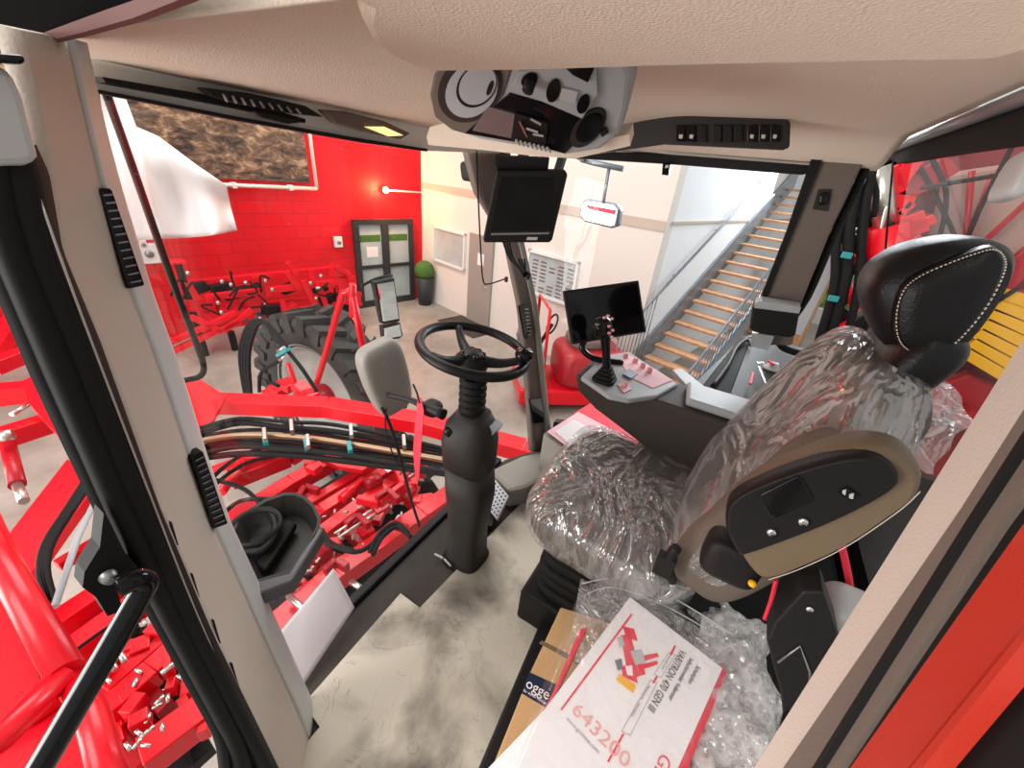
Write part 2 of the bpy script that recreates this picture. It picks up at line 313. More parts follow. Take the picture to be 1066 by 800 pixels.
# double door in the red wall
d=MB(); 
def rect_on_u(mb,u,v0,v1,z0,z1,t): mb.prism([RW(u,v0,z0),RW(u,v1,z0),RW(u,v1,z1),RW(u,v0,z1)],UU*t)
def rect_on_v(mb,v,u0,u1,z0,z1,t): mb.prism([RW(u0,v,z0),RW(u1,v,z0),RW(u1,v,z1),RW(u0,v,z1)],VV*t)
rect_on_u(d,9.5,4.44,6.06,2.02,2.14,.1)
for v0,v1 in((4.44,4.57),(5.16,5.34),(5.93,6.06)): rect_on_u(d,9.5,v0,v1,0,2.02,.1)
for v0,v1 in((4.57,5.16),(5.34,5.93)):
    for z0,z1 in((0,.16),(.98,1.06)): rect_on_u(d,9.51,v0,v1,z0,z1,.08)
dd=d.build('door_1',M['doorframe'],**K)
pn=MB(); 
for v0,v1 in((4.57,5.16),(5.34,5.93)): rect_on_u(pn,9.56,v0,v1,.0,2.02,.02)
pn.build('door_pane',M['blueinside'],dd)
gp=MB()
for v0,v1 in((4.6,5.13),(5.37,5.9)): rect_on_u(gp,9.555,v0,v1,1.62,1.78,.004)
gp.build('landscape_print',M['plant'],dd)
gp=MB(); rect_on_u(gp,9.555,4.75,5.05,1.25,1.5,.004); gp.build('paper_notice',M['paper'],dd)
# white wall: window, grey door, window whose reflections are modelled as slats
def window(n,u0,u1,z0,z1,pm):
    f=MB(); 
    for a,b_,c,e in((u0,u1,z0,z0+.05),(u0,u1,z1-.05,z1),(u0,u0+.05,z0,z1),(u1-.05,u1,z0,z1)): rect_on_v(f,6.33,a,b_,c,e,.068)
    o=f.build(n,M['white'],**K); g=MB(); rect_on_v(g,6.37,u0+.05,u1-.05,z0+.05,z1-.05,.02); g.build('window_pane',pm,o); return o
window('window_1',7.72,9.02,1.18,2.06,M['blueinside'])
w2=window('window_2',4.35,5.65,1.22,2.10,M['mirror'] if 0 else M['blueinside'])
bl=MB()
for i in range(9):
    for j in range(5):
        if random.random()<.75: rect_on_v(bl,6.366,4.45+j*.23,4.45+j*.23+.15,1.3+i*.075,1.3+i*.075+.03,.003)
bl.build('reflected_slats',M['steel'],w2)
g=MB(); rect_on_v(g,6.34,6.72,7.55,0,2.12,.058); dr=g.build('door_2',M['greydoor'],**K)
g=MB(); rect_on_v(g,6.332,7.0,7.22,1.45,1.72,.006); g.build('door_notice',M['paper'],dr)
MB().tube([RW(6.8,6.28,1.0),RW(6.95,6.28,1.0)],.012).build('door_handle',M['chrome'],dr)
g=MB(); rect_on_v(g,5.6,6.4,7.8,.002,.012,.78); g.build('door_mat',M['floorrub'],label='dark grey doormat on the concrete in front of the plain grey door',category='mat')
# mural with its white frame
mu=thing('soil_mural','large photo print of ploughed soil in a white rail frame on the red wall','mural',RW(9.5,2.2,2.7))
g=MB(); rect_on_u(g,9.57,-.6,3.62,2.86,5.2,.04); g.build('printed_banner',M['soil'],mu)
g=MB(); c=[RW(9.52,-.75,2.76),RW(9.52,3.72,2.76),RW(9.52,3.72,5.3)]; g.tube(c[:2],.035); g.tube(c[1:],.035)
for v in(.2,1.2,2.2,3.2): g.box(RW(9.54,v,2.76),(.04,.05,.05))
g.build('rail_frame',M['white'],mu)
# white cloth hanging in front of the mural
CL=[((103,92),(113,160),(140,251)),((128,95),(140,165),(163,249)),((142,132),(160,185),(190,248)),((165,142),(190,190),(215,246)),((205,172),(220,205),(232,243)),((236,193),(240,215),(247,240))]
cl=MB()
def clf(a,b_):
    i=min(4,int(a*5)); t=a*5-i; j=0 if b_<.5 else 1; s_=(b_-.5*j)*2
    q=[Vector(CL[k][j]).lerp(Vector(CL[k][j+1]),s_) for k in(i,i+1)]; c=q[0].lerp(q[1],t)
    return PU(c.x,c.y,8.6+.16*math.sin(a*13+b_*2)*(.3+b_)+.1*math.sin(a*5+b_*7))
cl.grid(clf,40,24).build('white_cloth',M['paper'],thick=.004,label='white fabric sheet draped beside the soil mural',category='sheet')
# wall lamp on a white conduit
lp=thing('wall_lamp','glowing amber lamp at the end of a thin white conduit on the red wall','lamp',RW(9.4,5.4,2.7))
MB().tube([RW(9.5,5.4,2.79),RW(9.5,6.37,2.78)],.018).build('conduit',M['white'],lp)
MB().sbox(RW(9.46,5.3,2.8),(.07,.07,.07),e=1,nu=16,nv=10).build('bulb',M['bulb'],lp)
l=bpy.data.lights.new('lamp_glow','POINT'); l.energy=75; l.color=(1,.5,.18); l.shadow_soft_size=.08; o=bpy.data.objects.new('lamp_glow',l); C.objects.link(o); o.location=RW(9.2,5.3,2.8)+Vector((0,0,ZC))
for p,s_,lb in(((352,252),.09,'small white thermostat box beside the glazed double door'),((155,264),.13,'white electrical box on the red wall under the white sheet'),((149,254),.05,'tiny round-fronted socket above the white electrical box')):
    c=PU(*p,9.55); t=thing('wall_box',lb,'wall box',c); 
    MB().box(c,(.04,s_,s_*1.3),Matrix.Rotation(math.pi/2-A_,3,'Z')).build('housing',M['white'],t,bevel=.01)
    MB().lathe(c-UU*.04,-UU,[(.0,.02),(s_*.5,.02),(s_*.5,0)],16).build('dial',M['steel'],t)
# topiary
b0=RW(9.05,6.08,0); t=thing('potted_topiary','clipped round topiary in a tall dark planter by the glazed door','potted plant',b0)
MB().lathe(b0,(0,0,1),[(.0,.0),(.17,.0),(.24,.75),(.22,.75),(.20,.68),(0,.68)],20).build('planter',M['pot'],t)
MB().sbox(b0+Vector((0,0,.93)),(.26,.26,.25),e=1,nu=32,nv=20,fn=lambda q:q*(1+.10*noise.noise(q*22))).build('foliage',M['plant'],t)
# ---- staircase
st=thing('open_stair','straight flight of oak treads between grey steel stringers, climbing to the right','staircase',RW(2.3,5.6,0))
NT=20; v0,z0=6.45,.42
for i in range(NT):
    v=v0+i*.325; z=z0+i*.172
    MB().prism([RW(1.72,v,z),RW(2.84,v,z),RW(2.84,v+.25,z),RW(1.72,v+.25,z)],(0,0,.045)).build('tread',M['stairwood'],st,bevel=.008)
for i in(-2,-1):
    v=v0+i*.325; z=z0+i*.172
    MB().prism([RW(1.72,v,z),RW(2.84,v,z),RW(2.84,v+.25,z),RW(1.72,v+.25,z)],(0,0,.045)).build('tread',M['stairwood'],st,bevel=.008)
for u in(1.67,2.85):
    MB().prism([RW(u,5.55,0),RW(u,5.95,0),RW(u,13.2,3.75),RW(u,13.2,4.15),RW(u,12.8,4.2),RW(u,5.6,.35)],UU*.04).build('stringer',M['galv'],st)
MB().tube([RW(2.80,5.5,1.30),RW(2.80,12.9,5.2)],.024).build('handrail',M['galv'],st)
for i in range(9):
    v=5.55+i*.13; zb=max(.05,.0+(v-5.6)*.53); MB().tube([RW(2.80,v,zb),RW(2.80,v,1.32+(v-5.5)*.527)],.010,6).build('baluster',M['galv'],st)
for v in(7.2,8.6,10.3): MB().tube([RW(2.80,v,1.30+(v-5.5)*.527),RW(2.82,v,1.22+(v-5.5)*.527),RW(2.895,v,1.22+(v-5.5)*.527)],.011,8).build('rail_bracket',M['galv'],st)
MB().tube([RW(1.65,5.6,1.05),RW(1.65,12.9,4.9)],.024).build('handrail',M['galv'],st)
for i in range(44):
    v=5.65+i*.165; zb=(v-5.6)*.52+.35; MB().tube([RW(1.65,v,zb),RW(1.65,v,1.05+(v-5.6)*.527)],.008,6).build('baluster',M['galv'],st)
# ================================================================== MACHINES IN THE HALL
# ---- implement along the red wall
im=thing('red_implement','long red ridging implement with curved tines parked along the red wall','farm implement',RW(8.2,3,0))
def ubar(n,pts,u,w,m='red',h=None):
    q=MB()
    for a,b_ in zip(pts[:-1],pts[1:]): q.bar(PU(*a,u),PU(*b_,u),w,h or w)
    return q.build(n,M[m],im,bevel=.008)
ubar('main_beam',[(193,296),(272,288),(353,280)],8.7,.13)
ubar('toolbar',[(213,310),(290,301),(355,293)],8.3,.11)
ubar('toolbar',[(200,322),(280,316),(350,308)],8.7,.07)
for a in([(184,271),(189,300),(196,330)],): ubar('post',a,8.5,.22)
for i,a in enumerate(([(265,287),(277,299),(279,308)],[(297,283),(307,296),(312,302)],[(315,292),(324,312),(334,328)],[(331,296),(338,314),(343,328)],[(299,273),(304,280),(308,286)],[(195,294),(206,312)],[(217,309),(224,330)],[(293,312),(297,330)],[(322,280),(326,296)],[(352,290),(358,316)],[(345,276),(362,285),(375,318)])): ubar('tine',a,8.25,.09)
for a in([(172,359),(210,342),(246,325)],[(176,368),(222,346),(250,335)],[(198,330),(232,345),(262,322)]): ubar('drawbar',a,7.8,.09)
q=MB()
for p in((238,322),(252,326),(262,318),(303,322),(316,326),(205,318),(226,330),(360,296),(354,284),(366,310)):
    q.box(PU(*p,8.35),(.10+random.random()*.14,.08,.06+random.random()*.1),rotm('Y',random.uniform(-30,30)))
q.build('bracket_plates',M['red'],im,bevel=.01)
q=MB()
for p,s_ in(((230,300),.16),((247,305),.24),((285,322),.22),((341,312),.18),((362,320),.22),((333,300),.15),((300,300),.14),((206,300),.14),((356,304),.16),((270,300),.13)): q.box(PU(*p,8.6),(s_,.08,.09),rotm('Y',random.uniform(-15,15)))
q.build('dark_fittings',M['dark'],im,bevel=.02)
q=MB()
for p in((262,330),(290,330),(275,322)): q.tube([PU(p[0]-12,p[1]+2,8.7),PU(p[0]+12,p[1]-2,8.7)],.07)
q.build('steel_rollers',M['galv'],im)
q=MB()
for i in range(16):
    a=random.uniform(195,372); b_=random.uniform(285,345); q.tube([PU(a,b_,8.15),PU(a+random.uniform(-12,12),b_+random.uniform(-10,12),8.1),PU(a+random.uniform(-18,18),b_+14,8.2)],.018,6,4)
q.build('hydraulic_hoses',M['rubber'],im)
q=MB()
for a,b_ in(((185,275),5),((240,345),5),((352,345),5),((376,350),5)): p=PU(*a,8.4); q.bar((p.x,p.y,-3.5),(p.x,p.y,p.z),.09,.09)
q.build('parking_stands',M['dark'],im)
q=MB()
for i in range(22):
    p=PU(random.uniform(190,370),random.uniform(283,335),8.15); q.lathe(p,(0,0,1),[(0,-.03),(.03,-.03),(.03,.03),(0,.03)],8)
q.build('bolts',M['chrome'],im)
# ---- large tractor-tread wheel with A-frame rail
wc=Vector((2.15,3.62,-2.47)); R=1.1
hv=thing('harvester_chassis','red front chassis of the harvester below the windscreen, with beams, wheel and hoses','harvester',(1.2,2.2,-3.5))
prof=[(.60,-.04),(.64,-.16),(.90,-.22),(.95,-.20),(.95,.20),(.90,.22),(.64,.16),(.60,.04)]
wh=MB().lathe(wc+Vector((.25,0,0)),(1,0,0),prof,56).build('tyre',M['tyre'],hv)
q=MB()
for k in range(26):
    for sd in(-1,1):
        a=2*math.pi*(k+.25*sd)/26; d_=Vector((0,math.cos(a),math.sin(a))); t_=Vector((0,-math.sin(a),math.cos(a)))
        c=wc+Vector((.25,0,0)); 
        q.prism([c+d_*.945+Vector((sd*.23,0,0))+t_*-.06,c+d_*.945+Vector((sd*.23,0,0))+t_*.05,c+d_*.945+Vector((sd*.0,0,0))+t_*.16,c+d_*.945+t_*.08],d_*.065)
        q.prism([c+d_*.80+Vector((sd*.20,0,0))+t_*-.05,c+d_*.96+Vector((sd*.20,0,0))+t_*-.05,c+d_*.96+Vector((sd*.20,0,0))+t_*.05,c+d_*.82+Vector((sd*.20,0,0))+t_*.05],(sd*.035,0,0))
q.build('tread_lugs',M['tyre'],wh)
MB().lathe(wc+Vector((.25,0,0)),(-1,0,0),[(.0,.02),(.2,.02),(.25,-.02),(.52,-.04),(.6,.1),(.66,.17),(.68,.15),(.62,.02),(.62,-.15)],48).build('rim',M['rim'],wh)
MB().lathe(wc+Vector((.25,0,0)),(-1,0,0),[(.0,.16),(.14,.16),(.16,.02)],20).build('hub',M['red2'],wh)
def xz(n,segs,m,r=None,bar=None,parent=hv,sub=0,ns=10,bevel=.004,**k):
    q=MB()
    for seg in segs:
        pts=[P(a,b_,seg[0],seg[1]) for a,b_ in seg[2]]
        if bar:
            for a,b_ in zip(pts[:-1],pts[1:]): q.bar(a,b_,bar[0],bar[1])
        else: q.tube(pts,r,ns,sub)
    return q.build(n,M[m],parent,bevel=bevel if bar else 0,**k)
# guard rail by the wheel
xz('guard_rail',[('x',1.75,[(366,303),(357,305),(343,355),(328,406),(308,411)]),('x',1.75,[(366,303),(380,372)]),('x',1.75,[(367,296),(367,330)])],'red',r=.024,sub=0)
# long boom across
xz('boom',[('x',1.75,[(229,414),(300,417),(345,425)]),],'red',bar=(.1,.06))
xz('boom',[('z',-1.62,[(225,420),(340,424),(441,441),(546,469),(612,492)])],'red',bar=(.14,.10))
xz('boom',[('z',-1.9,[(240,500),(300,477),(330,458)])],'red',bar=(.10,.10))
q=MB(); q.prism([P(a,b_,'z',-1.5) for a,b_ in((186,395),(203,391),(235,412),(222,436),(205,450),(190,430))],(0,0,-.03)); q.build('corner_plate',M['red'],hv,bevel=.004)
# beams running across the machine
Z=-1.85
for pts,wd in(([(150,600),(236,548),(304,504),(345,482),(380,462)],(.10,.09)),([(200,602),(321,526),(376,493),(430,462)],(.06,.06)),([(215,620),(335,534),(379,506),(440,472)],(.08,.08)),([(240,640),(335,558),(376,527),(406,506),(450,478)],(.08,.08)),([(250,690),(351,600),(439,538),(500,495)],(.11,.10))):
    xz('cross_beam',[('z',Z,pts)],'red',bar=wd)
xz('long_beam',[('z',Z-.05,[(300,500),(330,520),(372,560),(392,580)])],'red2',bar=(.07,.08))
xz('long_beam',[('z',Z-.05,[(360,478),(400,500),(440,530)])],'red',bar=(.07,.08))
xz('long_beam',[('z',Z-.05,[(250,560),(300,600),(350,650)])],'red2',bar=(.07,.08))
for a,b_ in(((219,491),(313,456)),((230,513),(258,472)),((246,480),(300,470)),((355,520),(378,500))): xz('strut',[('z',-1.8,[a,b_])],'red',r=.028)
q=MB(); q.prism([P(a,b_,'z',-1.72) for a,b_ in((333,478),(345,470),(362,466),(393,478),(378,490),(352,486))],(0,0,-.03)); q.build('bearing_plate',M['red'],hv,bevel=.004)
q=MB(); q.prism([P(a,b_,'z',-1.715) for a,b_ in((356,476),(372,475),(374,479),(360,480))],(0,0,-.004)); q.build('plate_slot',M['dark'],hv)
xz('bracket_arm',[('z',-1.75,[(372,520),(395,525),(420,505),(412,488),(402,480)])],'red',bar=(.035,.05))
xz('bracket_arm',[('z',-1.72,[(325,473),(322,486),(332,490)])],'red',bar=(.06,.05))
xz('hydraulic_rod',[('z',-1.72,[(348,556),(387,531)]),('z',-1.72,[(352,560),(390,535)]),('z',-1.75,[(425,497),(455,478)])],'chrome',r=.008)
xz('hydraulic_cylinder',[('z',-1.75,[(365,606),(380,615)]),('z',-1.75,[(295,608),(318,590)]),('z',-1.75,[(300,620),(322,640)])],'chrome',r=.014)
xz('hydraulic_cylinder',[('z',-1.78,[(310,560),(340,580)]),('z',-1.78,[(380,505),(396,498)])],'red2',r=.04)
for i in range(56):
    q=MB()
    a=random.random(); x=300+a*140+random.uniform(-10,10); y=590-a*95+random.uniform(-28,35)
    p=P(x,y,'z',random.uniform(-1.98,-1.78)); s_=random.uniform(.012,.045); q.box(p,(s_,s_*random.uniform(.4,1.4),s_*.6),rotm('Z',random.uniform(0,90)))
    q.build('bracket',M['red'],hv,bevel=.003)
for i in range(32):
    q=MB()
    a=random.random(); x=285+a*150; y=600-a*105+random.uniform(-30,45)
    p=P(x,y,'z',random.uniform(-2.15,-1.95)); s_=random.uniform(.03,.08); q.box(p,(s_,s_*random.uniform(.5,1.3),s_*.6),rotm('Z',random.uniform(0,90)))
    q.build('housing',M['dark'],hv,bevel=.006)
for i in range(48):
    q=MB()
    a=random.random(); x=295+a*145; y=585-a*92+random.uniform(-28,40); p=P(x,y,'z',random.uniform(-1.85,-1.74)); ax=rotm('Z',random.uniform(0,180))@Vector((1,0,.4))
    q.lathe(p,ax,[(0,-.014),(.007,-.014),(.007,.014),(0,.014)],8)
    q.build('bolt',M['chrome'],hv)
q=MB(); q.prism([P(a,b_,'z',-1.735) for a,b_ in((418,487),(428,476),(436,481),(426,492))],(0,0,-.004)); q.build('warning_label',M['yellow'],hv)
q=MB(); q.prism([P(a,b_,'z',-1.74) for a,b_ in((396,485),(412,476),(420,482),(404,492))],(0,0,-.004)); q.build('white_label',M['paper'],hv)
for pts,r in (([(285,560),(330,525),(390,485),(430,462)],.09),([(300,600),(350,556),(400,518),(450,482)],.10),([(320,640),(370,596),(420,556),(470,520)],.09),([(225,600),(262,566),(300,535)],.07)):
    xz('underside_shade_bar',[('z',-2.25,pts)],'rubber',r=r,ns=14)  # black bars added as the dark gaps below the beams
q=MB(); q.prism([P(a,b_,'z',-2.4) for a,b_ in ((290,580),(420,480),(450,500),(470,530),(370,630),(310,670))],(0,0,-.05)); q.build('underside_shade_slab',M['dark'],hv)  # black slab added as the shade beneath the digging unit
for k in range(10):
    a=k/9; xz('sieve_rod',[('z',-2.05,[(302+a*110,572-a*84),(322+a*110,600-a*84)])],'steel',r=.010)
for pts in ([(310,520),(318,508),(332,512)],[(360,548),(372,538),(384,548)],[(392,520),(404,512),(415,522)],[(338,596),(350,585),(362,592)],[(398,556),(410,546),(424,552)]):
    xz('bracket_arm',[('z',-1.72,pts)],'red2',bar=(.03,.05))
# main hose bundle
for k in range(8):
    dy=k*5.0; zz=-1.42-.03*(k%3)
    pts=[(208,447+dy*.9),(250,437+dy),(300,440+dy),(350,444+dy),(440,462+dy*.8),(500,478+dy*.6),(560,492+dy*.45)]
    pts=[(x,y+random.uniform(-1.5,1.5)) for x,y in pts]
    xz('hydraulic_hose',[('z',zz,pts)],'rubber' if k not in(3,) else 'copper',r=.017 if k%2 else .012,sub=5)
for pts in([(215,505),(235,485),(262,470),(300,462)],[(208,520),(240,492),(270,478),(330,470)],[(205,475),(215,490),(212,515),(222,530)],[(225,500),(255,510),(275,530)],[(222,545),(250,522),(285,520)],[(300,540),(330,560),(370,575),(395,560)],[(385,575),(395,556),(412,545),(425,556)],[(388,578),(399,558),(414,549),(428,560)],[(335,552),(345,566),(368,574)]):
    xz('hydraulic_hose',[('z',-1.6,pts)],'rubber',r=.011,sub=5)
for x,y in((303,441),(365,446),(275,450),(320,457),(420,457)):
    xz('hose_clamp',[('z',-1.38,[(x,y-3),(x+1,y+9)])],'chrome',bar=(.02,.03))
for x,y in((275,455),(318,460),(363,463)): xz('hose_clamp',[('z',-1.40,[(x,y-2),(x+2,y+8)])],'teal',bar=(.024,.03))
# arch of hoses in front of the wheel
for k in range(4):
    pts=[(255+k*2,410),(250+k*3,370),(258+k*3,340),(272+k*2,334+k),(285,345+k*2),(298,362)]
    xz('hydraulic_hose',[('x',1.7,pts)],'rubber',r=.019,sub=6)
xz('hydraulic_hose',[('x',1.7,[(296,362),(290,376),(272,388),(270,408)]),('x',1.7,[(300,366),(315,385),(330,408)]),('x',1.7,[(280,390),(282,398),(290,402)])],'rubber',r=.016,sub=6)
xz('hose_clamp',[('x',1.66,[(290,370),(300,364)]),],'teal',bar=(.05,.03))
xz('hose_fitting',[('x',1.66,[(289,366),(296,362)]),('x',1.66,[(291,375),(297,371)])],'chrome',r=.014)
q=MB()
for p in((290,406),(300,401),(315,405),(283,409),(320,410)): q.box(P(*p,'x',1.8),(.06,.08,.04),rotm('X',random.uniform(-20,20)))
q.tube([P(300,378,'x',1.78),P(308,402,'x',1.78)],.022); q.build('axle_brackets',M['red'],hv,bevel=.008)
# ---- red structure to the left of the cab
lf=thing('intake_frame','red steel intake frame and tubes left of the cab, seen past the black door edge','machine frame',(0,1.6,-3.5))
def lx(n,zz,pts,m='red',r=None,bar=None,sub=0): return xz(n,[('z',zz,pts)],m,r=r,bar=bar,parent=lf,sub=sub)
lx('tube_rail',-1.15,[(-30,508),(0,580),(69,702)],r=.034)
lx('tube_rail',-1.15,[(69,700),(0,770),(-60,812)],r=.028)
lx('tube_rail',-1.18,[(72,700),(96,745),(125,850)],r=.030)
q=MB(); q.prism([P(a,b_,'z',-1.3) for a,b_ in((-20,600),(0,590),(55,690),(68,718),(30,745),(-30,770))],(0,0,-.04)); q.build('side_plate',M['red'],lf)
q=MB(); q.prism([P(a,b_,'z',-1.35) for a,b_ in((-40,770),(20,748),(80,720),(100,800),(130,900),(-40,900))],(0,0,-.04)); q.build('side_plate',M['red'],lf)
q=MB(); q.prism([P(a,b_,'z',-1.285) for a,b_ in((33,683),(42,680),(50,698),(41,706))],(0,0,-.01)); q.build('plate_slot',M['dark'],lf)
q=MB(); q.prism([P(a,b_,'z',-1.5) for a,b_ in((70,478),(100,505),(30,600),(-30,640),(-30,585),(10,555))],(0,0,-.05)); q.build('side_plate',M['red'],lf)
q=MB(); q.prism([P(a,b_,'z',-1.42) for a,b_ in((22,397),(41,388),(62,415),(95,495),(76,470),(62,455),(30,420))],(0,0,-.04)); q.build('corner_plate',M['red'],lf)
for pts,wd in(([(-10,372),(22,322)],.10),([(-10,384),(45,362)],.10),([(-10,412),(40,407)],.12),([(-10,460),(60,438)],.10)): lx('cross_beam',-1.6,pts,bar=(wd,wd))
lx('hydraulic_cylinder',-1.6,[(8,462),(18,505)],r=.032,m='red2'); lx('hydraulic_rod',-1.6,[(18,505),(25,522)],m='chrome',r=.02)
lx('pin',-1.5,[(0,455),(14,452)],m='chrome',r=.03); lx('pin',-1.5,[(12,432),(32,420)],m='chrome',r=.014); lx('pin',-1.5,[(68,462),(78,460)],m='chrome',r=.014)
for k in range(3): lx('hydraulic_hose',-1.35,[(92+k*4,495),(70+k*3,530),(48+k*3,565),(42+k*3,595),(52+k*2,628)],m='rubber',r=.012,sub=5)
lx('control_rod',-1.33,[(100,520),(81,560),(57,632)],m='greyplastic',r=.01)
lx('hydraulic_hose',-1.6,[(75,680),(110,655),(150,632)],m='rubber',r=.006,sub=4)
for pts,wd in(([(55,655),(110,618),(160,588)],.09),([(70,685),(130,640),(180,606)],.09),([(110,720),(170,668),(205,640)],.05),([(150,790),(216,740),(235,722)],.10),([(110,745),(160,700),(190,672)],.08),([(60,590),(110,560)],.05)): lx('cross_beam',-1.75,pts,bar=(wd,wd))
for a,b_ in(((128,700),(175,740)),((110,760),(150,800)),((170,650),(200,700)),((90,640),(120,690))): lx('long_beam',-1.8,[a,b_],bar=(.05,.06),m='red2')
for i in range(44):
    q=MB()
    x=random.uniform(100,225); y=random.uniform(640,800); q.box(P(x,y,'z',random.uniform(-2.05,-1.85)),(random.uniform(.02,.06),random.uniform(.02,.05),.03),rotm('Z',random.uniform(0,90)))
    q.build('housing',M['dark'],lf,bevel=.005)
for i in range(28):
    q=MB()
    x=random.uniform(100,215); y=random.uniform(640,790); q.box(P(x,y,'z',random.uniform(-1.85,-1.7)),(random.uniform(.01,.035),random.uniform(.01,.035),.03),rotm('Z',random.uniform(0,90)))
    q.build('bracket',M['red'],lf,bevel=.003)
for i in range(20):
    q=MB()
    x=random.uniform(98,205); y=random.uniform(640,780); p=P(x,y,'z',-1.7); q.lathe(p,rotm('Z',random.uniform(0,180))@Vector((1,0,.2)),[(0,-.014),(.006,-.014),(.006,.014),(0,.014)],8)
    q.build('bolt',M['chrome'],lf)
for pts,r in (([(100,720),(150,680),(200,645)],.09),([(120,790),(180,742),(230,705)],.10)):
    xz('underside_shade_bar',[('z',-2.15,pts)],'rubber',r=r,ns=14,parent=lf)  # black bars added as dark gaps under the left frame too
for i,(a,b_) in enumerate((((112,682),(120,698)),((122,674),(130,690)),((168,702),(185,688)))): lx('spring_pin',-1.66,[a,b_],m='chrome',r=.009)
# ---- small red ride-on vehicle seen past the right pillar
g0=P(592,428,'z',-3.5); rv=thing('ride_on_sweeper','small red ride-on floor machine with a seat, parked beyond the right front pillar','ride-on machine',g0)
ex=Vector((.62,-.785,0)).normalized(); ey=Vector((0,0,1)).cross(ex); RR=Matrix((ex,ey,Vector((0,0,1)))).transposed()
loc=lambda x,y,z: g0+RR@Vector((x*1.2,y*.95,z*1.3))
MB().prism([loc(-.75,-.1,.12),loc(.7,-.1,.12),loc(.7,-.1,.34),loc(-.75,-.1,.34)],ey*1.0).build('chassis_skirt',M['red'],rv,bevel=.04)
MB().sbox(loc(.25,.4,.58),(0.58,0.50,0.34),RR,e=.45).build('engine_cover',M['red2'],rv)
MB().sbox(loc(-.58,.4,.52),(0.19,0.46,0.47),RR,e=.5).build('front_column',M['greyplastic'],rv)
MB().sbox(loc(.15,.4,.90),(0.29,0.30,0.08),RR,e=.5).build('seat',M['taupe'],rv)
MB().sbox(loc(.40,.4,1.08),(0.06,0.29,0.29),RR,e=.5).build('backrest',M['armbeige'],rv)
MB().tube([loc(-.50,.4,.75),loc(-.34,.4,1.08)],.03).tube([loc(-.34,.4,1.08)+RR@Vector((.12*math.sin(a)*.5,.18*math.cos(a),.15*math.sin(a))) for a in[i*math.pi/8 for i in range(16)]],.016,8,closed=True).build('steering_wheel',M['dark'],rv)
MB().tube([loc(-.45,.0,.5),loc(-.48,.0,1.35),loc(-.48,.8,1.35),loc(-.45,.8,.5)],.025).build('roll_hoop',M['red'],rv)
MB().lathe(loc(-.78,.15,1.0),-ex,[(0,0),(.10,0),(.11,.05),(0,.08)],16).build('headlamp',M['galv'],rv)
for x,y in((-.5,-.1),(.45,-.1),(-.5,.9),(.45,.9)): MB().lathe(loc(x,y-.06,.17),ey,[(0,0),(.16,0),(.17,.03),(.17,.1),(0,.1)],24).build('wheel',M['tyre'],rv)
# ---- red rear machine body seen through the rear glass
hb=thing('harvester_hull','tall red harvester body with hoses and yellow louvres behind the seat','harvester body',(3.2,-1.2,-3.5))
q=MB(); q.prism([P(a,b_,'x',3.2) for a,b_ in((925,120),(1160,100),(1160,640),(960,640),(890,420),(900,290))],(.35,0,0)); q.build('side_panel',M['redmach'],hb)
q=MB(); q.prism([P(a,b_,'x',3.05) for a,b_ in((985,180),(1120,160),(1120,250),(1050,290),(990,290),(965,255))],(.05,0,0)); q.build('pale_reflection',M['palereflect'],hb,bevel=.02)  # pink-beige panel standing in for a reflection in the rear glass
q=MB(); q.prism([P(a,b_,'x',3.02) for a,b_ in((1010,305),(1090,240),(1100,262),(1030,325))],(.08,0,0)); q.prism([P(a,b_,'x',3.02) for a,b_ in((900,430),(1010,390),(1120,440),(1120,480),(1000,425),(905,460))],(.08,0,0)); q.build('diagonal_brace',M['red2'],hb,bevel=.01)
yg=MB(); yg.prism([P(a,b_,'x',2.98) for a,b_ in((1004,366),(1042,306),(1120,300),(1120,420),(1052,402))],(.06,0,0)); yo=yg.build('louvre_back',M['orange'],hb)
for i in range(7):
    t=i/6; a=Vector((1004,366)).lerp(Vector((1042,306)),t); b2=Vector((1120,435)).lerp(Vector((1120,330)),t)
    pa,pb=P(a.x,a.y,'x',2.93),P(b2.x,b2.y,'x',2.93); MB().bar(pa,pb,.03,.058).build('louvre_slat',M['yellow'],hb)
for i,(pts,r) in enumerate((([(900,165),(885,230),(880,290),(862,360)],.026),([(912,160),(900,220),(893,300),(878,365)],.02),([(893,185),(872,245),(868,300),(850,362)],.022))): xz('hydraulic_hose',[('x',2.75,pts)],'rubber',r=r,sub=5,parent=hb)
for pts in ([(945,150),(1000,260),(1010,330)],[(960,150),(985,200),(975,260)],[(1066,130),(1010,240),(1000,300)],[(950,300),(1000,330),(1060,300)]): xz('hydraulic_hose',[('x',2.9,pts)],'rubber',r=.010,sub=4,parent=hb)
for pts,m_ in (([(950,255),(1015,330)],'red'),([(940,200),(990,170)],'red2'),([(960,330),(1010,300)],'red'),([(1000,430),(1066,470)],'red2')): xz('brace_bar',[('x',2.95,pts)],m_,bar=(.08,.10),parent=hb)
for i in range(14):
    x=random.uniform(895,945); y=random.uniform(170,340); xz('hydraulic_hose',[('x',2.8,[(x,y),(x+random.uniform(-14,14),y+22),(x+random.uniform(-22,8),y+50)])],'rubber' if i%3 else 'chrome',r=.012,sub=4,parent=hb)
xz('lift_cylinder',[('x',2.85,[(915,175),(922,235)])],'chrome',r=.05,parent=hb); xz('lift_cylinder',[('x',2.85,[(922,235),(926,330)])],'red',r=.10,parent=hb)
for i in range(36):
    q=MB()
    x=random.uniform(880,955); y=random.uniform(165,350)
    if x<880+(350-y)*.15: continue
    q.box(P(x,y,'x',2.9),(.05,random.uniform(.02,.07),random.uniform(.02,.08)),rotm('X',random.uniform(0,60)))
    q.build('hose_fitting',M['red'],hb,bevel=.006)
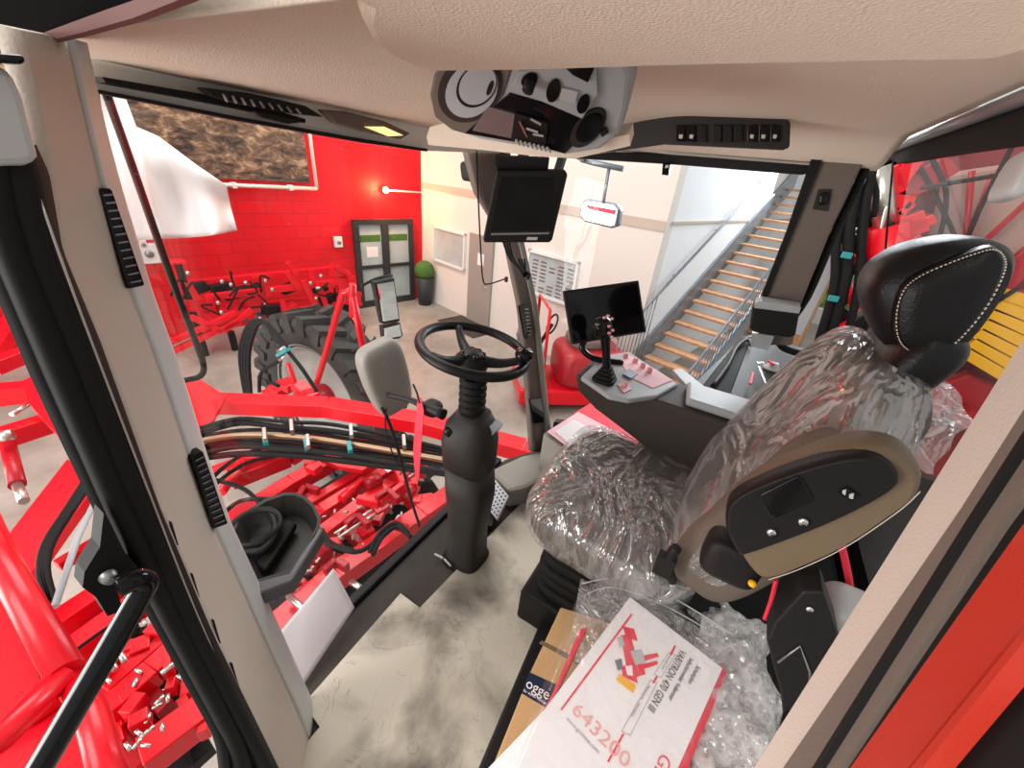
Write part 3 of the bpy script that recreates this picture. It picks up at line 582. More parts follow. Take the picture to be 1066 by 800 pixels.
for i in range(24):
    q=MB()
    x=random.uniform(875,930); y=random.uniform(175,360); q.box(P(x,y,'x',3.0),(.05,random.uniform(.03,.07),random.uniform(.03,.10)),rotm('X',random.uniform(0,60)))
    q.build('hose_fitting',M['dark'],hb,bevel=.006)
for x,y in((895,188),(882,265),(868,310)): xz('hose_clamp',[('x',2.7,[(x-6,y),(x+5,y+2)])],'teal',bar=(.02,.03),parent=hb)
for a,b_ in(((940,330),(1075,205)),((985,250),(1010,290)),((1000,300),(1012,178)),((1035,180),(1010,240))): xz('thin_rod',[('x',2.98,[a,b_])],'red2',r=.012,parent=hb)
xz('long_rod',[('x',2.7,[(958,196),(1066,178)])],'dark',r=.010,parent=hb)
xz('roof_strut',[('x',3.1,[(825,345),(915,160)]),('x',3.1,[(812,300),(880,200)])],'greyplastic',bar=(.12,.10),parent=hb)
# ================================================================== THE CAB
cab=thing('vehicle_cab','cream lined cab shell around the driver seat, with pillars, headliner and windows','cab',(.9,.1,-1.45))
MB().prism([(.17,-.9,-1.35),(1.75,-.9,-1.35),(1.75,.60,-1.35),(1.45,.76,-1.35),(.17,.76,-1.35)],(0,0,-.08)).build('cab_floor',M['floorrub'],cab)
MB().prism([(.17,.765,-1.33),(1.43,.765,-1.33),(1.43,.80,-1.33),(.17,.80,-1.33)],(0,0,-.12)).build('window_sill',M['dark'],cab,bevel=.005)
def ceilz(x,y):
    z=.165
    a=max(0,min(1,(y-.22)/.50)); z-=(.165-.078)*a*a*(3-2*a)
    a=max(0,min(1,(x-1.42)/.24)); b=max(0,min(1,(y-.3)/.4)); z=min(z,.165-.065*a*a*(3-2*a))
    a=max(0,min(1,(.36-x)/.16)); z=min(z,.165-.085*a*a*(3-2*a))
    return z
def hl(a,b_):
    x=.203+b_*1.457; yf=.79+.10*b_; yb=-.245-.55*max(0,min(1,(.34-x)/.1)); y=yb+a*(yf-yb)
    return Vector((x,y,ceilz(x,y)))
MB().grid(hl,56,48).build('headliner',M['cream'],cab,thick=.008)
pad=[(375,8),(374,24),(384,42),(402,58),(425,69),(450,76),(560,75),(700,71),(850,68),(1000,66),(1040,65),(1075,56)]
pp=[P(a,b_,'z',.088) for a,b_ in pad]; e0=pp[-1]; s0=pp[0]
pp=[Vector((.02,s0.y,.088))]+pp+[Vector((e0.x,-.235,.088)),Vector((.02,-.235,.088))]
MB().prism(pp,(0,0,.05)).build('roof_pad',M['cream'],cab,bevel=.012)
# header strips above the windscreen
def strip(n,m,pts,v=.76,t=(0,.03,0),ax='y',bevel=0,parent=cab): return px(MB(),ax,v,pts,t).build(n,M[m],parent,bevel=bevel)
strip('header_trim','header',[(80,52),(250,92),(480,138),(520,150),(520,160),(440,157),(330,138),(250,122),(98,94)],.80)
strip('sunblind_roll','rubber',[(106,80),(130,84),(200,96),(260,107),(318,124),(318,128),(255,114),(195,102),(130,90),(110,86)],.77)
strip('sunblind_edge','dark',[(96,92),(250,122),(380,145),(445,155),(445,158),(380,149),(250,126),(98,96)],.785,t=(0,.02,0))
strip('defrost_vent','dark',[(211,91),(260,97),(318,110),(338,122),(305,118),(250,108),(222,100)],.745,t=(0,.02,0),bevel=.002)
vv=MB()
for i in range(9): x=232+i*9.5; vv.bar(P(x,98+i*1.9,'y',.742),P(x+5,106+i*1.6,'y',.742),.002,.003)
vv.build('vent_slats',M['steel'],cab)
strip('reading_lamp','taupe',[(336,114),(360,116),(400,126),(428,139),(418,145),(380,137),(350,128)],.745,t=(0,.02,0),bevel=.003)
strip('reading_lamp_lens','brass',[(380,132),(400,132),(420,141),(405,142)],.742,t=(0,.004,0))
strip('header_clip','dark',[(265,116),(285,120),(300,124),(312,128),(300,129),(272,122)],.75,t=(0,.01,0))
# front left pillar
Lf=[(8,28),(28,110),(40,178),(51,260),(92,355),(130,449),(157,530),(216,665),(280,800),(300,850)]
Rt=[(80,42),(100,130),(118,196),(150,300),(185,395),(209,473),(236,547),(285,650),(332,752),(350,830)]
def pil(a,b_,fn=None):
    i=min(8,int(a*9)); t=a*9-i; l=Vector(Lf[i]).lerp(Vector(Lf[i+1]),t); r=Vector(Rt[i]).lerp(Vector(Rt[i+1]),t)
    c=l.lerp(r,b_); y=.47+.16*b_; 
    if b_>.85: y+=.03*((b_-.85)/.15)**2
    return P(c.x,c.y,'y',y)
fp=MB().grid(lambda a,b_:pil(a,b_*.745),30,8); fpo=fp.build('front_left_pillar',M['pillar'],cab,thick=.012)
MB().grid(lambda a,b_:pil(a,.74+.26*b_)-Vector((0,.002,0)),30,6).build('pillar_edge_trim',M['greystrip'],fpo,thick=.014)
for pl_,rows in((((102,197),(117,196),(152,298),(133,302)),12),(((199,477),(212,470),(238,546),(222,552)),12)):
    o=MB().prism([P(a,b_,'y',.572) for a,b_ in pl_],(0,.02,0)).build('pillar_vent',M['gloss'],fpo,bevel=.003)
    q=MB(); a0,a1,a2,a3=[Vector(c) for c in pl_]
    for k in range(rows):
        t=(k+.8)/(rows+.6); l=a0.lerp(a3,t); r=a1.lerp(a2,t); l2=l.lerp(r,.25); r2=l.lerp(r,.85); q.bar(P(l2.x,l2.y,'y',.570),P(r2.x,r2.y,'y',.570),.0015,.0015)
    q.build('vent_louvres',M['galv'],o)
for x,y in((70,280),(100,361),(129,431),(155,497),(181,556),(203,610),(225,658),(244,703)): MB().prism([P(x-4,y-12,'y',.474),P(x-2,y-12,'y',.474),P(x+5,y+12,'y',.474),P(x+3,y+12,'y',.474)],(0,.003,0)).build('trim_slot',M['rubber'],fpo)
# black door seals left of the pillar
sl=[(-20,150),(-20,240),(0,278),(50,400),(108,527),(152,618),(230,766),(238,850)]; sr=[(22,150),(36,178),(51,260),(92,355),(157,530),(216,665),(285,800),(310,850)]
MB().grid(lambda a,b_:P(*(lambda i,t:Vector(sl[i]).lerp(Vector(sl[i+1]),t).lerp(Vector(sr[i]).lerp(Vector(sr[i+1]),t),b_))(min(6,int(a*7)),a*7-min(6,int(a*7))),'y',.455+.01*math.sin(b_*14)),40,16).build('door_seal',M['rubber'],cab,thick=.015)
q=MB(); q.tube([P(a,b_,'y',.443) for a,b_ in((14,220),(50,320),(130,527),(185,650),(240,755))],.0016,6,4); q.tube([P(a,b_,'y',.443) for a,b_ in((38,200),(85,330),(150,500),(205,640),(262,770))],.0012,6,4); q.build('seal_wire',M['chrome'],cab)
# upper left frame, latch and pad
MB().prism([P(a,b_,'x',.185) for a,b_ in((-60,66),(27,50),(70,36),(120,22),(230,-6),(260,-60),(-60,-60))],(-.012,0,0)).build('door_header_seal',M['flatblack'],cab)
MB().prism([P(a,b_,'x',.172) for a,b_ in((40,42),(120,14),(175,-4),(230,-8),(150,22),(95,37),(50,47))],(-.006,0,0)).build('header_reflection',M['mauve'],cab)  # mauve strip painting a pinkish reflection along the door header
px(MB(),'y',.43,[(-30,68),(0,69),(12,73),(26,105),(41,163),(38,170),(25,173),(-30,174)],(0,.02,0)).build('corner_pad',M['roundbase'],cab,bevel=.006)
px(MB(),'y',.42,[(-30,54),(24,57),(28,64),(22,67),(-30,64)],(0,.02,0)).build('door_latch',M['gloss'],cab,bevel=.003)
# black grab handle outside, on its bracket
gh=thing('door_grab_handle','long black tubular grab handle on a bracket beside the black door edge','grab handle',P(100,700,'y',.42))
MB().tube([P(a,b_,'y',.40) for a,b_ in((122,612),(138,604),(150,606),(146,620),(100,700),(30,820),(5,862))],.0105,14,4).build('tube',M['gloss'],gh)
px(MB(),'y',.43,[(108,535),(130,575),(152,600),(150,612),(122,614),(128,636),(112,642),(100,622),(86,612),(88,596),(104,570)],(0,.02,0)).build('bracket',M['rubber'],gh)
MB().lathe(P(112,600,'y',.428),(0,-1,0),[(0,.008),(.005,.008),(.007,0)],12).build('bolt',M['steel'],gh)
# right front pillar
A=[((483,152),.90),((495,200),.88),((525,255),.86),((540,320),.78),((548,400),.70),((553,470),.63)]
B=[((528,157),.86),((532,200),.84),((545,258),.80),((558,320),.74),((566,400),.67),((574,472),.60)]
def rp(a,b_,o=0):
    i=min(4,int(a*5)); t=a*5-i; l=P(*A[i][0],'y',A[i][1]).lerp(P(*A[i+1][0],'y',A[i+1][1]),t); r=P(*B[i][0],'y',B[i][1]).lerp(P(*B[i+1][0],'y',B[i+1][1]),t); return l.lerp(r,b_)
rf=MB().grid(lambda a,b_:rp(a,b_),24,6).build('front_right_pillar',M['taupe'],cab,thick=.03)  # darker than the left pillar: backlit shade painted into the plastic
MB().grid(lambda a,b_:rp(.35+.65*a,.72+.28*b_)-Vector((.018,.018,0)),24,4).build('pillar_edge_trim',M['warmgrey'],rf,thick=.01)
o=px(MB(),'y',.73,[(541,319),(549,317),(554,351),(547,353)],(0,.01,0)).build('pillar_vent',M['gloss'],rf)
q=MB(); 
for k in range(8): q.bar(P(546+k*.5,322+k*3.8,'y',.725),P(550+k*.5,322+k*3.8,'y',.725),.003,.003)
q.build('vent_louvres',M['roundbase'],o)
px(MB(),'y',.63,[(552,416),(563,415),(567,440),(556,441)],(0,.01,0)).build('pillar_cover',M['gloss'],rf)
# plinth at the pillar foot
bm=MB(); top=[P(a,b_,'z',-1.24) for a,b_ in((508,490),(543,474),(575,468),(592,480),(574,494),(548,508),(530,512))]; bm.prism(top,(0,0,-.11)); bm.build('pillar_plinth',M['warmgrey'],cab,bevel=.02)
# right side: header blind, rear pillar, lower wall
px(MB(),'x',1.62,[(583,156),(700,160),(850,168),(852,178),(835,182),(700,171),(583,164)],(.03,0,0)).build('side_blind_roll',M['dark'],cab,bevel=.003)
px(MB(),'x',1.60,[(640,152),(700,158),(843,170),(843,172),(700,161),(640,155)],(.01,0,0)).build('blind_tube',M['chrome'],cab)
px(MB(),'x',1.64,[(583,155),(590,155),(582,180),(576,178)],(.03,0,0)).build('window_gasket',M['dark'],cab)
rr=MB(); f1=[P(a,b_,'x',1.60) for a,b_ in((855,160),(902,163),(893,182),(865,240),(832,322),(825,360),(790,360),(794,318),(822,245))]; rr.prism(f1,(.06,0,0)); rr=rr.build('rear_right_pillar',M['taupe'],cab,bevel=.006)
px(MB(),'x',1.59,[(845,165),(857,164),(824,245),(793,322),(788,320),(818,243)],(.03,0,0)).build('window_gasket',M['rubber'],cab)
MB().sbox(P(857,207,'x',1.592),(.008,.010,.018),rotm('X',-15),e=.6).build('belt_guide',M['gloss'],rr)
px(MB(),'x',1.597,[(846,218),(852,197),(866,197),(862,220)],(.01,0,0)).build('guide_plate',M['console'],rr)
# rear glass frame
tb=MB(); a,b_=P(925,156,'y',-.26),P(1120,80,'y',-.26); tb.tube([a,b_],.012,16); tb.build('rear_blind_tube',M['steel'],cab)
px(MB(),'y',-.27,[(918,158),(990,128),(1120,74),(1120,140),(990,160),(934,170)],(0,-.02,0)).build('rear_blind_cloth',M['rubber'],cab)
MB().tube([P(930,165,'y',-.265),P(920,280,'y',-.30),P(914,350,'y',-.33)],.0025,6).build('blind_cord',M['rubber'],cab)
xz('rear_gasket',[('x',1.64,[(905,164),(890,200),(868,245),(840,310),(812,352),(824,366),(870,374)])],'rubber',r=.012,sub=4,parent=cab)
MB().sbox(P(1058,184,'y',-.20),(.024,.008,.022),rotm('Y',10),e=.5).build('rear_corner_pad',M['roundbase'],cab)
# rear door pillar, lower right
def bp(n,m,pts,y=-.2,t=(0,-.03,0)): return px(MB(),'y',y,pts,t).build(n,M[m],cab)
bp('door_pillar','pillar',[(1080,330),(955,530),(785,800),(740,870),(785,870),(815,800),(1000,530),(1080,404)],-.200)
bp('door_pillar_seal','taupe',[(1080,404),(1000,530),(815,800),(775,870),(835,870),(872,800),(1040,545),(1080,490)],-.19)
bp('seal_groove','rubber',[(1080,426),(1004,545),(845,800),(835,815),(842,815),(852,800),(1011,545),(1080,440)],-.186,(0,-.004,0))
bp('seal_lip','rubber',[(1080,490),(1040,545),(872,800),(820,880),(840,880),(890,800),(1066,545),(1080,525)],-.195)
bp('outer_panel','orange',[(1080,522),(1066,545),(885,800),(830,880),(890,880),(945,800),(1066,648),(1080,630)],-.188)
bp('panel_edge','orange',[(1080,634),(1066,655),(948,800),(900,860),(910,860),(960,800),(1066,668),(1080,650)],-.18,(0,-.01,0))
bp('outer_frame','rubber',[(1080,655),(1066,668),(958,800),(900,880),(1100,880),(1100,655)],-.20)
# glazing
def wsy(x,z):
    h=max(0,min(1,(x-.21)/.9)); t=(z+1.33)/1.36; h=min(1,max(0,x-.21)/.12)*(1-max(0,x-1.3)/.5); return .655+.125*h+.08*h*math.sin(min(1,max(0,t)*1.25)*math.pi/2)+.02*t
MB().grid(lambda a,b_:Vector((.215+1.44*a-(.22*max(0,a-.7)/.3*b_),wsy(.2+1.4*a,-1.33+1.36*b_),-1.33+1.36*b_)),24,24).build('windscreen',M['glass'],cab)
MB().add([(1.67,.62,-.95),(1.67,-.14,-.75),(1.67,-.12,.07),(1.67,.80,.05)],[(0,1,2,3)]).build('side_glass',M['glass'],cab)
MB().grid(lambda a,b_:Vector((.25+1.4*a,-.30-.30*(1-b_),-.95+1.12*b_)),4,4).build('rear_glass',M['glasshaze'],cab)
# lower right wall (dark)
MB().prism([(1.66,.60,-1.35),(1.66,-.9,-1.35),(1.66,-.9,-.80),(1.66,-.1,-.80),(1.66,.12,-1.0),(1.66,.60,-1.15)],(.04,0,0)).build('lower_side_wall',M['console'],cab)
MB().prism([(.3,-.62,-1.35),(1.66,-.62,-1.35),(1.66,-.62,-.98),(.3,-.62,-.98)],(0,-.04,0)).build('rear_lower_wall',M['dark'],cab)
# ---- overhead radio console
O1=P(470,148,'z',.035); O2=P(450,70,'z',.12); O3=P(655,72,'z',.12); nn=(O2-O1).cross(O3-O1).normalized()
if nn.dot(O1)>0: nn=-nn
# nn faces the driver
def Q(a,b_,off=0): return PP(a,b_,O1+nn*off,nn)
oc=thing('overhead_console','grey overhead console with round speaker and radio bay, fixed under the headliner','overhead console',O1)
def qp(n,m,pts,off,t,parent=oc,bevel=0): return MB().prism([Q(a,b_,off) for a,b_ in pts],-nn*t).build(n,M[m],parent,bevel=bevel)
qp('housing','greyplastic',[(452,76),(447,100),(452,122),(470,136),(500,146),(560,156),(588,162),(625,156),(645,140),(652,112),(656,80),(652,66),(458,66)],0,.05,bevel=.006)
qp('speaker_surround','taupe',[(452,76),(447,100),(452,122),(470,136),(486,141),(500,128),(525,100),(536,66),(458,66)],.002,.01,bevel=.004)
def disc(n,m,cx,cy,rx,ry,ang,off,t,parent=oc):
    ps=[]
    for k in range(32):
        a=2*math.pi*k/32; x=rx*math.cos(a); y=ry*math.sin(a); c,s_=math.cos(ang),math.sin(ang); ps.append((cx+x*c-y*s_,cy+x*s_+y*c))
    return qp(n,m,ps,off,t,parent)
disc('speaker_ring','console',489,93,37,31,-.9,.004,.006)
disc('speaker_cone','greyplastic',491,94,31,25,-.9,.0055,.004)
disc('speaker_groove','rubber',496,90,24,19,-.9,.007,.002)
disc('speaker_cap','greyplastic',497,89,22,17.5,-.9,.0085,.002)
disc('speaker_notch','rubber',510,92,2.5,8,.35,.0095,.001)
qp('radio_bay','gloss',[(521,106),(530,98),(600,118),(612,128),(600,148),(588,160),(560,152),(484,139)],.003,.006)
qp('bay_panel','steel',[(508,111),(536,119),(532,144),(492,136)],.0055,.003)
qp('radio_socket','dark',[(536,118),(570,128),(568,152),(532,146)],.007,.003)
q=MB()
for a,b_ in(((541,126),(549,142)),((552,124),(563,130)),((548,134),(560,138)),((555,140),(566,142))): q.bar(Q(*a,.011),Q(*b_,.011),.004,.003)
q.build('connector_pins',M['keysteel'],oc)
q=MB()
for k in range(8): q.bar(Q(537+k*4.6,146+k*1.1,.011),Q(541+k*4.6,151+k*1.1,.011),.0035,.003)
q.build('terminal_strip',M['roundbase'],oc)
qp('socket_plate','greyplastic',[(540,76),(620,66),(622,98),(606,124),(532,92)],.006,.004,bevel=.001)
disc('power_socket','gloss',551,84,9,7,-.5,.009,.002); MB().lathe(Q(552,86,.009),nn,[(0,.012),(.008,.012),(.008,0)],14).build('socket_plug',M['dark'],oc)
disc('round_opening','gloss',576,95,7,12,.25,.009,.002); disc('round_opening','gloss',607,109,6,10,.35,.009,.002)
qp('embossed_plate','roundbase',[(585,92),(602,96),(598,108),(582,103)],.009,.002)
qp('display_opening','gloss',[(588,70),(620,68),(612,86),(596,78)],.009,.002)
disc('side_vent_ring','console',612,134,24,13,-.85,.004,.006); disc('side_vent','gloss',613,134,17,10,-.85,.008,.003)
qp('vent_tab','gloss',[(624,138),(630,134),(633,139),(627,143)],.007,.004)
qp('lower_lip','cream',[(444,142),(470,136),(560,150),(600,150),(655,140),(656,152),(600,165),(560,163),(500,156),(446,151)],-.012,.02)
# switch panel to the right of the console
sp=thing('switch_panel','long black strip of rocker switches above the right side window','switch panel',P(740,135,'x',1.5))
def sx_(n,m,pts,v=1.25,t=(.02,0,0),bevel=0,parent=sp): return px(MB(),'x',v,pts,t).build(n,M[m],parent,bevel=bevel)
sx_('panel','console',[(652,78),(660,100),(680,112),(750,117),(818,122),(823,128),(822,153),(815,156),(690,150),(600,163),(625,156),(640,140)],bevel=.003)
for i,x in enumerate((704,715,726,742,753,764,778,790,802)):
    s_=sx_('rocker_switch','gloss' if i in(0,1,6,7,8) else 'dark',[(x,130),(x+9,130.5),(x+9,148),(x,147)],1.243,(.008,0,0),.001)
    if i in(0,1,6,7,8): sx_('switch_symbol','stitch',[(x+3,140),(x+7,140.4),(x+6,144.5),(x+2.5,144)],1.2415,(.002,0,0),parent=s_)
# ---- upper monitor hanging from the right front pillar
mo=thing('pillar_monitor','black camera monitor hanging under the headliner on the right front pillar','monitor',P(545,210,'x',1.15))
M0=P(547,215,'x',1.16); mn=Vector((-.80,-.50,-.22)).normalized()
def mq(a,b_,off=0): return PP(a,b_,M0+mn*off,mn)
MB().prism([mq(a,b_) for a,b_ in((517,178),(588,179),(591,182),(575,250),(572,253),(504,253),(503,249))],-mn*.035).build('housing',M['dark'],mo,bevel=.004)
MB().prism([mq(a,b_,.001) for a,b_ in((522,184),(585,185),(573,240),(511,241))],-mn*.001).build('screen',M['screen'],mo)
MB().prism([mq(a,b_,.001) for a,b_ in((511,243),(572,242),(571,244),(511,245))],-mn*.001).build('button_strip',M['steel'],mo)
MB().prism([mq(a,b_,.002) for a,b_ in((549,247),(560,247),(559,250),(548,250))],-mn*.001).build('name_plate',M['roundbase'],mo)
MB().tube([mq(545,185,-.03),P(545,160,'x',1.28)],.018).bar(mq(530,180,-.03),P(520,165,'x',1.30),.03,.04).build('mounting_arm',M['dark'],mo,bevel=0)
MB().prism([mq(a,b_,-.03) for a,b_ in((516,163),(572,165),(570,182),(518,180))],-mn*.02).build('back_box',M['dark'],mo)
q=MB(); 
for k in range(3): q.tube([P(a,b_,'y',.74) for a,b_ in((524+k*3,250),(530+k*2,268),(541+k,280),(547,290-k*3),(540+k*3,270))],.004,8,5)
q.build('cable',M['rubber'],mo)
MB().sbox(P(549,287,'y',.73),(.008,.012,.016),rotm('Y',20),e=.5).build('cable_plug',M['gloss'],mo)
# ---- windscreen rods, outside
wp=thing('windscreen_rod','thin black rod running down outside the left of the windscreen','rod',P(150,250,'y',.9))
MB().tube([P(a,b_,'y',.90) for a,b_ in((106,84),(140,180),(175,280),(205,360),(212,382),(208,392),(193,396),(170,400))],.006,8,4).build('rod',M['rubber'],wp)
MB().box(P(113,84,'y',.88),(.03,.01,.006)).build('pivot',M['rubber'],wp)
wp=thing('hooked_cable','thin black cord hanging before the right front pillar and hooked at its end','cord',P(500,230,'y',.8))
MB().tube([P(a,b_,'y',.80) for a,b_ in((496,157),(498,210),(501,270),(503,292),(508,296),(527,290))],.0028,8,4).build('cord',M['rubber'],wp)
MB().box(P(527,291,'y',.79),(.005,.005,.010)).build('hook',M['dark'],wp)
bs=thing('blind_catch','small black catch on the side window blind','catch',P(693,177,'x',1.6))
px(MB(),'x',1.6,[(690,169),(698,170),(696,183),(689,182)],(.01,0,0)).build('tab',M['gloss'],bs)
px(MB(),'x',1.597,[(693,172),(696,172),(695,175),(692,175)],(.004,0,0)).build('hole',M['paper'],bs)
cs=thing('hanging_speaker','dark round-edged speaker behind the pillar top, outside the windscreen','speaker',P(488,178,'y',1.1))
MB().sbox(P(488,178,'y',1.12),(.026,.03,.038),rotm('Y',-15),e=.45).tube([P(488,172,'y',1.12),P(497,165,'y',.92)],.012).build('housing',M['dark'],cs)
# ---- outside mirrors
mi=thing('outside_mirror','tall outside mirror with chrome glass above a small one, left of the windscreen pillar','mirror',P(405,320,'y',1.6))
px(MB(),'y',1.62,[(390,294),(411,289),(417,335),(399,338)],(0,.04,0)).build('housing',M['dark'],mi,bevel=.01)
px(MB(),'y',1.605,[(394,296),(410,293),(415,332),(400,335)],(0,.01,0)).build('glass',M['mirror'],mi)
px(MB(),'y',1.62,[(399,340),(417,336),(420,350),(416,353),(401,355)],(0,.04,0)).build('lower_housing',M['dark'],mi,bevel=.008)
px(MB(),'y',1.605,[(401,342),(416,338),(418,350),(402,353)],(0,.01,0)).build('lower_glass',M['mirror'],mi)
MB().tube([P(a,b_,'y',1.66) for a,b_ in((376,298),(392,290),(408,287))],.008,8,3).tube([P(400,353,'y',1.66),P(380,362,'y',1.66),P(366,366,'y',1.7)],.010,8).build('arm',M['dark'],mi)
mb_=thing('mirror_back','rounded olive-grey mirror housing on a thin black stalk in front of the steering column','mirror',P(402,395,'y',1.05))
MB().sbox(P(402,394,'y',1.05),(.088,.045,.165),rotm('Y',-14)@rotm('Z',-12),e=.45,fn=lambda q:Vector((q.x*(1-.9*max(0,-q.z)),q.y,q.z))).build('housing',M['warmgrey'],mb_)
MB().tube([P(a,b_,'y',1.0) for a,b_ in((398,425),(405,440),(415,470),(428,520),(437,548))],.007,8,4).build('stalk',M['dark'],mb_)
MB().tube([P(a,b_,'y',.99) for a,b_ in((402,425),(402,450),(412,480),(420,487),(416,495))],.003,6,5).build('cable',M['rubber'],mb_)
rm=thing('round_off_mirror','oblong outside mirror hanging from a grey bar beyond the side window','mirror',P(625,222,'x',2.2))
c0=P(625,222,'x',2.2); mr_=Matrix((Vector((-.62,.78,0)),Vector((-.75,-.60,-.28)).normalized(),Vector((-.2,-.16,.96)))).transposed()
px(MB(),'x',2.2,[(604,212),(610,207),(640,212),(646,218),(643,236),(636,238),(608,231),(603,225)],(.06,0,0)).build('housing',M['galv'],rm,bevel=.01)
px(MB(),'x',2.185,[(606,213),(611,210),(638,214),(643,219),(641,234),(635,235),(609,229),(605,224)],(.01,0,0)).build('glass',M['mirror'],rm)
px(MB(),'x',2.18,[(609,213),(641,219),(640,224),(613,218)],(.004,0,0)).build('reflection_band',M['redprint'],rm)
MB().tube([P(628,210,'x',2.2),P(634,176,'x',2.2)],.009).tube([P(605,166,'x',2.2),P(620,170,'x',2.2),P(649,176,'x',2.2)],.014).tube([P(607,166,'x',2.2),P(592,158,'x',1.66)],.012).build('hanger',M['galv'],rm)
# ---- tray on the left pillar
tr=thing('black_tray','black moulded storage tray fixed beside the left pillar','tray',P(285,565,'y',.62))
rim=[(262,612),(300,600),(320,572),(333,549),(334,540),(328,527),(318,517),(308,513),(296,513),(275,520),(244,540),(238,555)]
rp3=[P(a,b_,'z',-.80) for i,(a,b_) in enumerate(rim)]
q=MB(); n=len(rp3); cc=sum(rp3,Vector())/n
inn=[p.lerp(cc,.10) for p in rp3]; bot=[p.lerp(cc,.3)+Vector((0,0,-.055)) for p in rp3]; outb=[p.lerp(cc,.2)+Vector((0,0,-.07)) for p in rp3]
q.add(rp3+inn+bot+outb,[(i,(i+1)%n,n+(i+1)%n,n+i) for i in range(n)]+[(n+i,n+(i+1)%n,2*n+(i+1)%n,2*n+i) for i in range(n)]+[tuple(range(2*n,3*n))]+[(i,3*n+i,3*n+(i+1)%n,(i+1)%n) for i in range(n)]+[tuple(range(3*n,4*n))]); q.build('tray_body',M['console'],tr)
MB().lathe(P(268,556,'z',-.825),(0,0,1),[(.058,.022),(.055,.034),(.047,.024),(.043,-.02),(0,-.02)],28).build('cup_holder',M['dark'],tr)
MB().tube([P(a,b_,'z',-.81) for a,b_ in((252,575),(275,572),(287,550),(280,530))],.009,10,5).build('phone_cradle',M['dark'],tr)
px(MB(),'z',-.845,[(268,592),(300,545),(310,550),(278,600)],(0,0,.02)).build('pen_groove',M['rubber'],tr,bevel=.005)
q=MB(); q.prism([P(a,b_,'z',-.80) for a,b_ in((258,607),(300,596),(332,546),(337,552),(304,606),(262,622))],(0,0,-.038)); q.build('front_lip',M['lipgrey'],tr,bevel=.005)
# ================================================================== THINGS IN THE CAB
# ---- steering column and wheel
sc=thing('steering_column','dark steering column with black three-spoke wheel and spinner knob','steering column',(.865,.60,-1.35))
q=MB()
def colring(cx,cy,z,hx,hy,e=.6):
    pw=lambda x,k: math.copysign(abs(x)**k,x)
    return [Vector((cx+hx*pw(math.cos(2*math.pi*k/28),e),cy+hy*pw(math.sin(2*math.pi*k/28),e),z)) for k in range(28)]
def loft(mb,rings,cap=True):
    n=len(rings[0]); vs=[p for r in rings for p in r]
    fs=[(i*n+k,i*n+(k+1)%n,(i+1)*n+(k+1)%n,(i+1)*n+k) for i in range(len(rings)-1) for k in range(n)]
    mb.add(vs,fs,True)
    if cap:
        b0_=len(mb.v)-len(vs); mb.f+=[tuple(b0_+k for k in range(n))[::-1],tuple(b0_+(len(rings)-1)*n+k for k in range(n))]; mb.smooth+=[False,False]
    return mb
CX,CY=.865,.575
loft(MB(),[colring(CX,CY,-1.35,.085,.085),colring(CX,CY,-1.32,.065,.07),colring(CX,CY,-1.18,.060,.066),colring(CX,CY+.0,-1.0,.072,.08),colring(CX,CY+.01,-.88,.070,.078)]).build('column_lower',M['console'],sc)
loft(MB(),[colring(CX,CY+.01,-.885,.074,.082),colring(CX,CY+.012,-.78,.078,.085),colring(CX,CY+.01,-.72,.068,.075),colring(CX+.01,CY+.01,-.68,.045,.05)]).build('column_upper',M['console'],sc)
MB().tube([(CX+.0,CY-.075,-.70),(CX+.0,CY-.078,-.69)],.001).box((CX+.028,CY-.052,-.735),(.026,.014,.028),rotm('X',28)).build('top_cover',M['greyplastic'],sc,bevel=.006)
MB().lathe(P(468,450,'x',.80),Vector((-.9,-.5,-.1)),[(0,.01),(.014,.01),(.016,0),(.016,-.03)],20).build('ignition_cap',M['gloss'],sc)
q=MB()
for k in range(5): q.lathe((CX+.005,CY+.015,-.675+k*.024),(0,0,1),[(.036,0),(.043,.008),(.043,.014),(.036,.022)],24)
q.build('bellows',M['rubber'],sc)
WC=Vector((.880,.60,-.47)); tl=rotm('X',8)@rotm('Y',3); WR=.158
ring=[WC+tl@Vector((WR*math.cos(2*math.pi*k/48),WR*math.sin(2*math.pi*k/48),0)) for k in range(48)]
wo=MB().tube(ring,.0145,14,closed=True).build('steering_wheel',M['leather'],sc)
hubc=WC+tl@Vector((0,0,-.035))
MB().lathe(hubc,tl@Vector((0,0,1)),[(.04,-.05),(.052,-.02),(.05,.0),(.038,.012),(.034,.02),(.028,.026),(0,.028)],28).tube([(CX+.005,CY+.015,-.60),hubc],.026).build('hub',M['dark'],wo)
for k in range(8):
    a=k*math.pi/4; MB().sbox(hubc+tl@Vector((.03*math.cos(a),.03*math.sin(a),.018)),(.009,.009,.008),e=.7,nu=10,nv=8).build('button',M['gloss'],wo)
for a in((479,343),(540,374),(440,372)):
    d_=(PP(*a,WC,tl@Vector((0,0,1)))-WC).normalized(); MB().tube([hubc+d_*.03,hubc+d_*.09+Vector((0,0,.008)),WC+d_*(WR-.01)],[.019,.014,.011],10,4).build('spoke',M['dark'],wo)
kd=(P(546,374,'z',-.48)-WC); kp=P(545,376,'z',-.475)
MB().lathe(kp,(0,0,1),[(.012,-.02),(.014,0),(.024,.008),(.027,.022),(.022,.034),(0,.038)],24).build('spinner_knob',M['gloss'],wo)
MB().tube([P(a,b_,'x',.80) for a,b_ in((462,432),(440,422),(425,416),(404,411))],[.018,.012,.009,.011],12,3).build('indicator_stalk',M['dark'],sc)
MB().sbox(P(450,425,'x',.83),(.03,.03,.024),e=.6).build('stalk_housing',M['dark'],sc)
MB().tube([P(a,b_,'x',.78) for a,b_ in((437,420),(434,409),(430,400))],.003,8).build('thin_lever',M['dark'],sc)
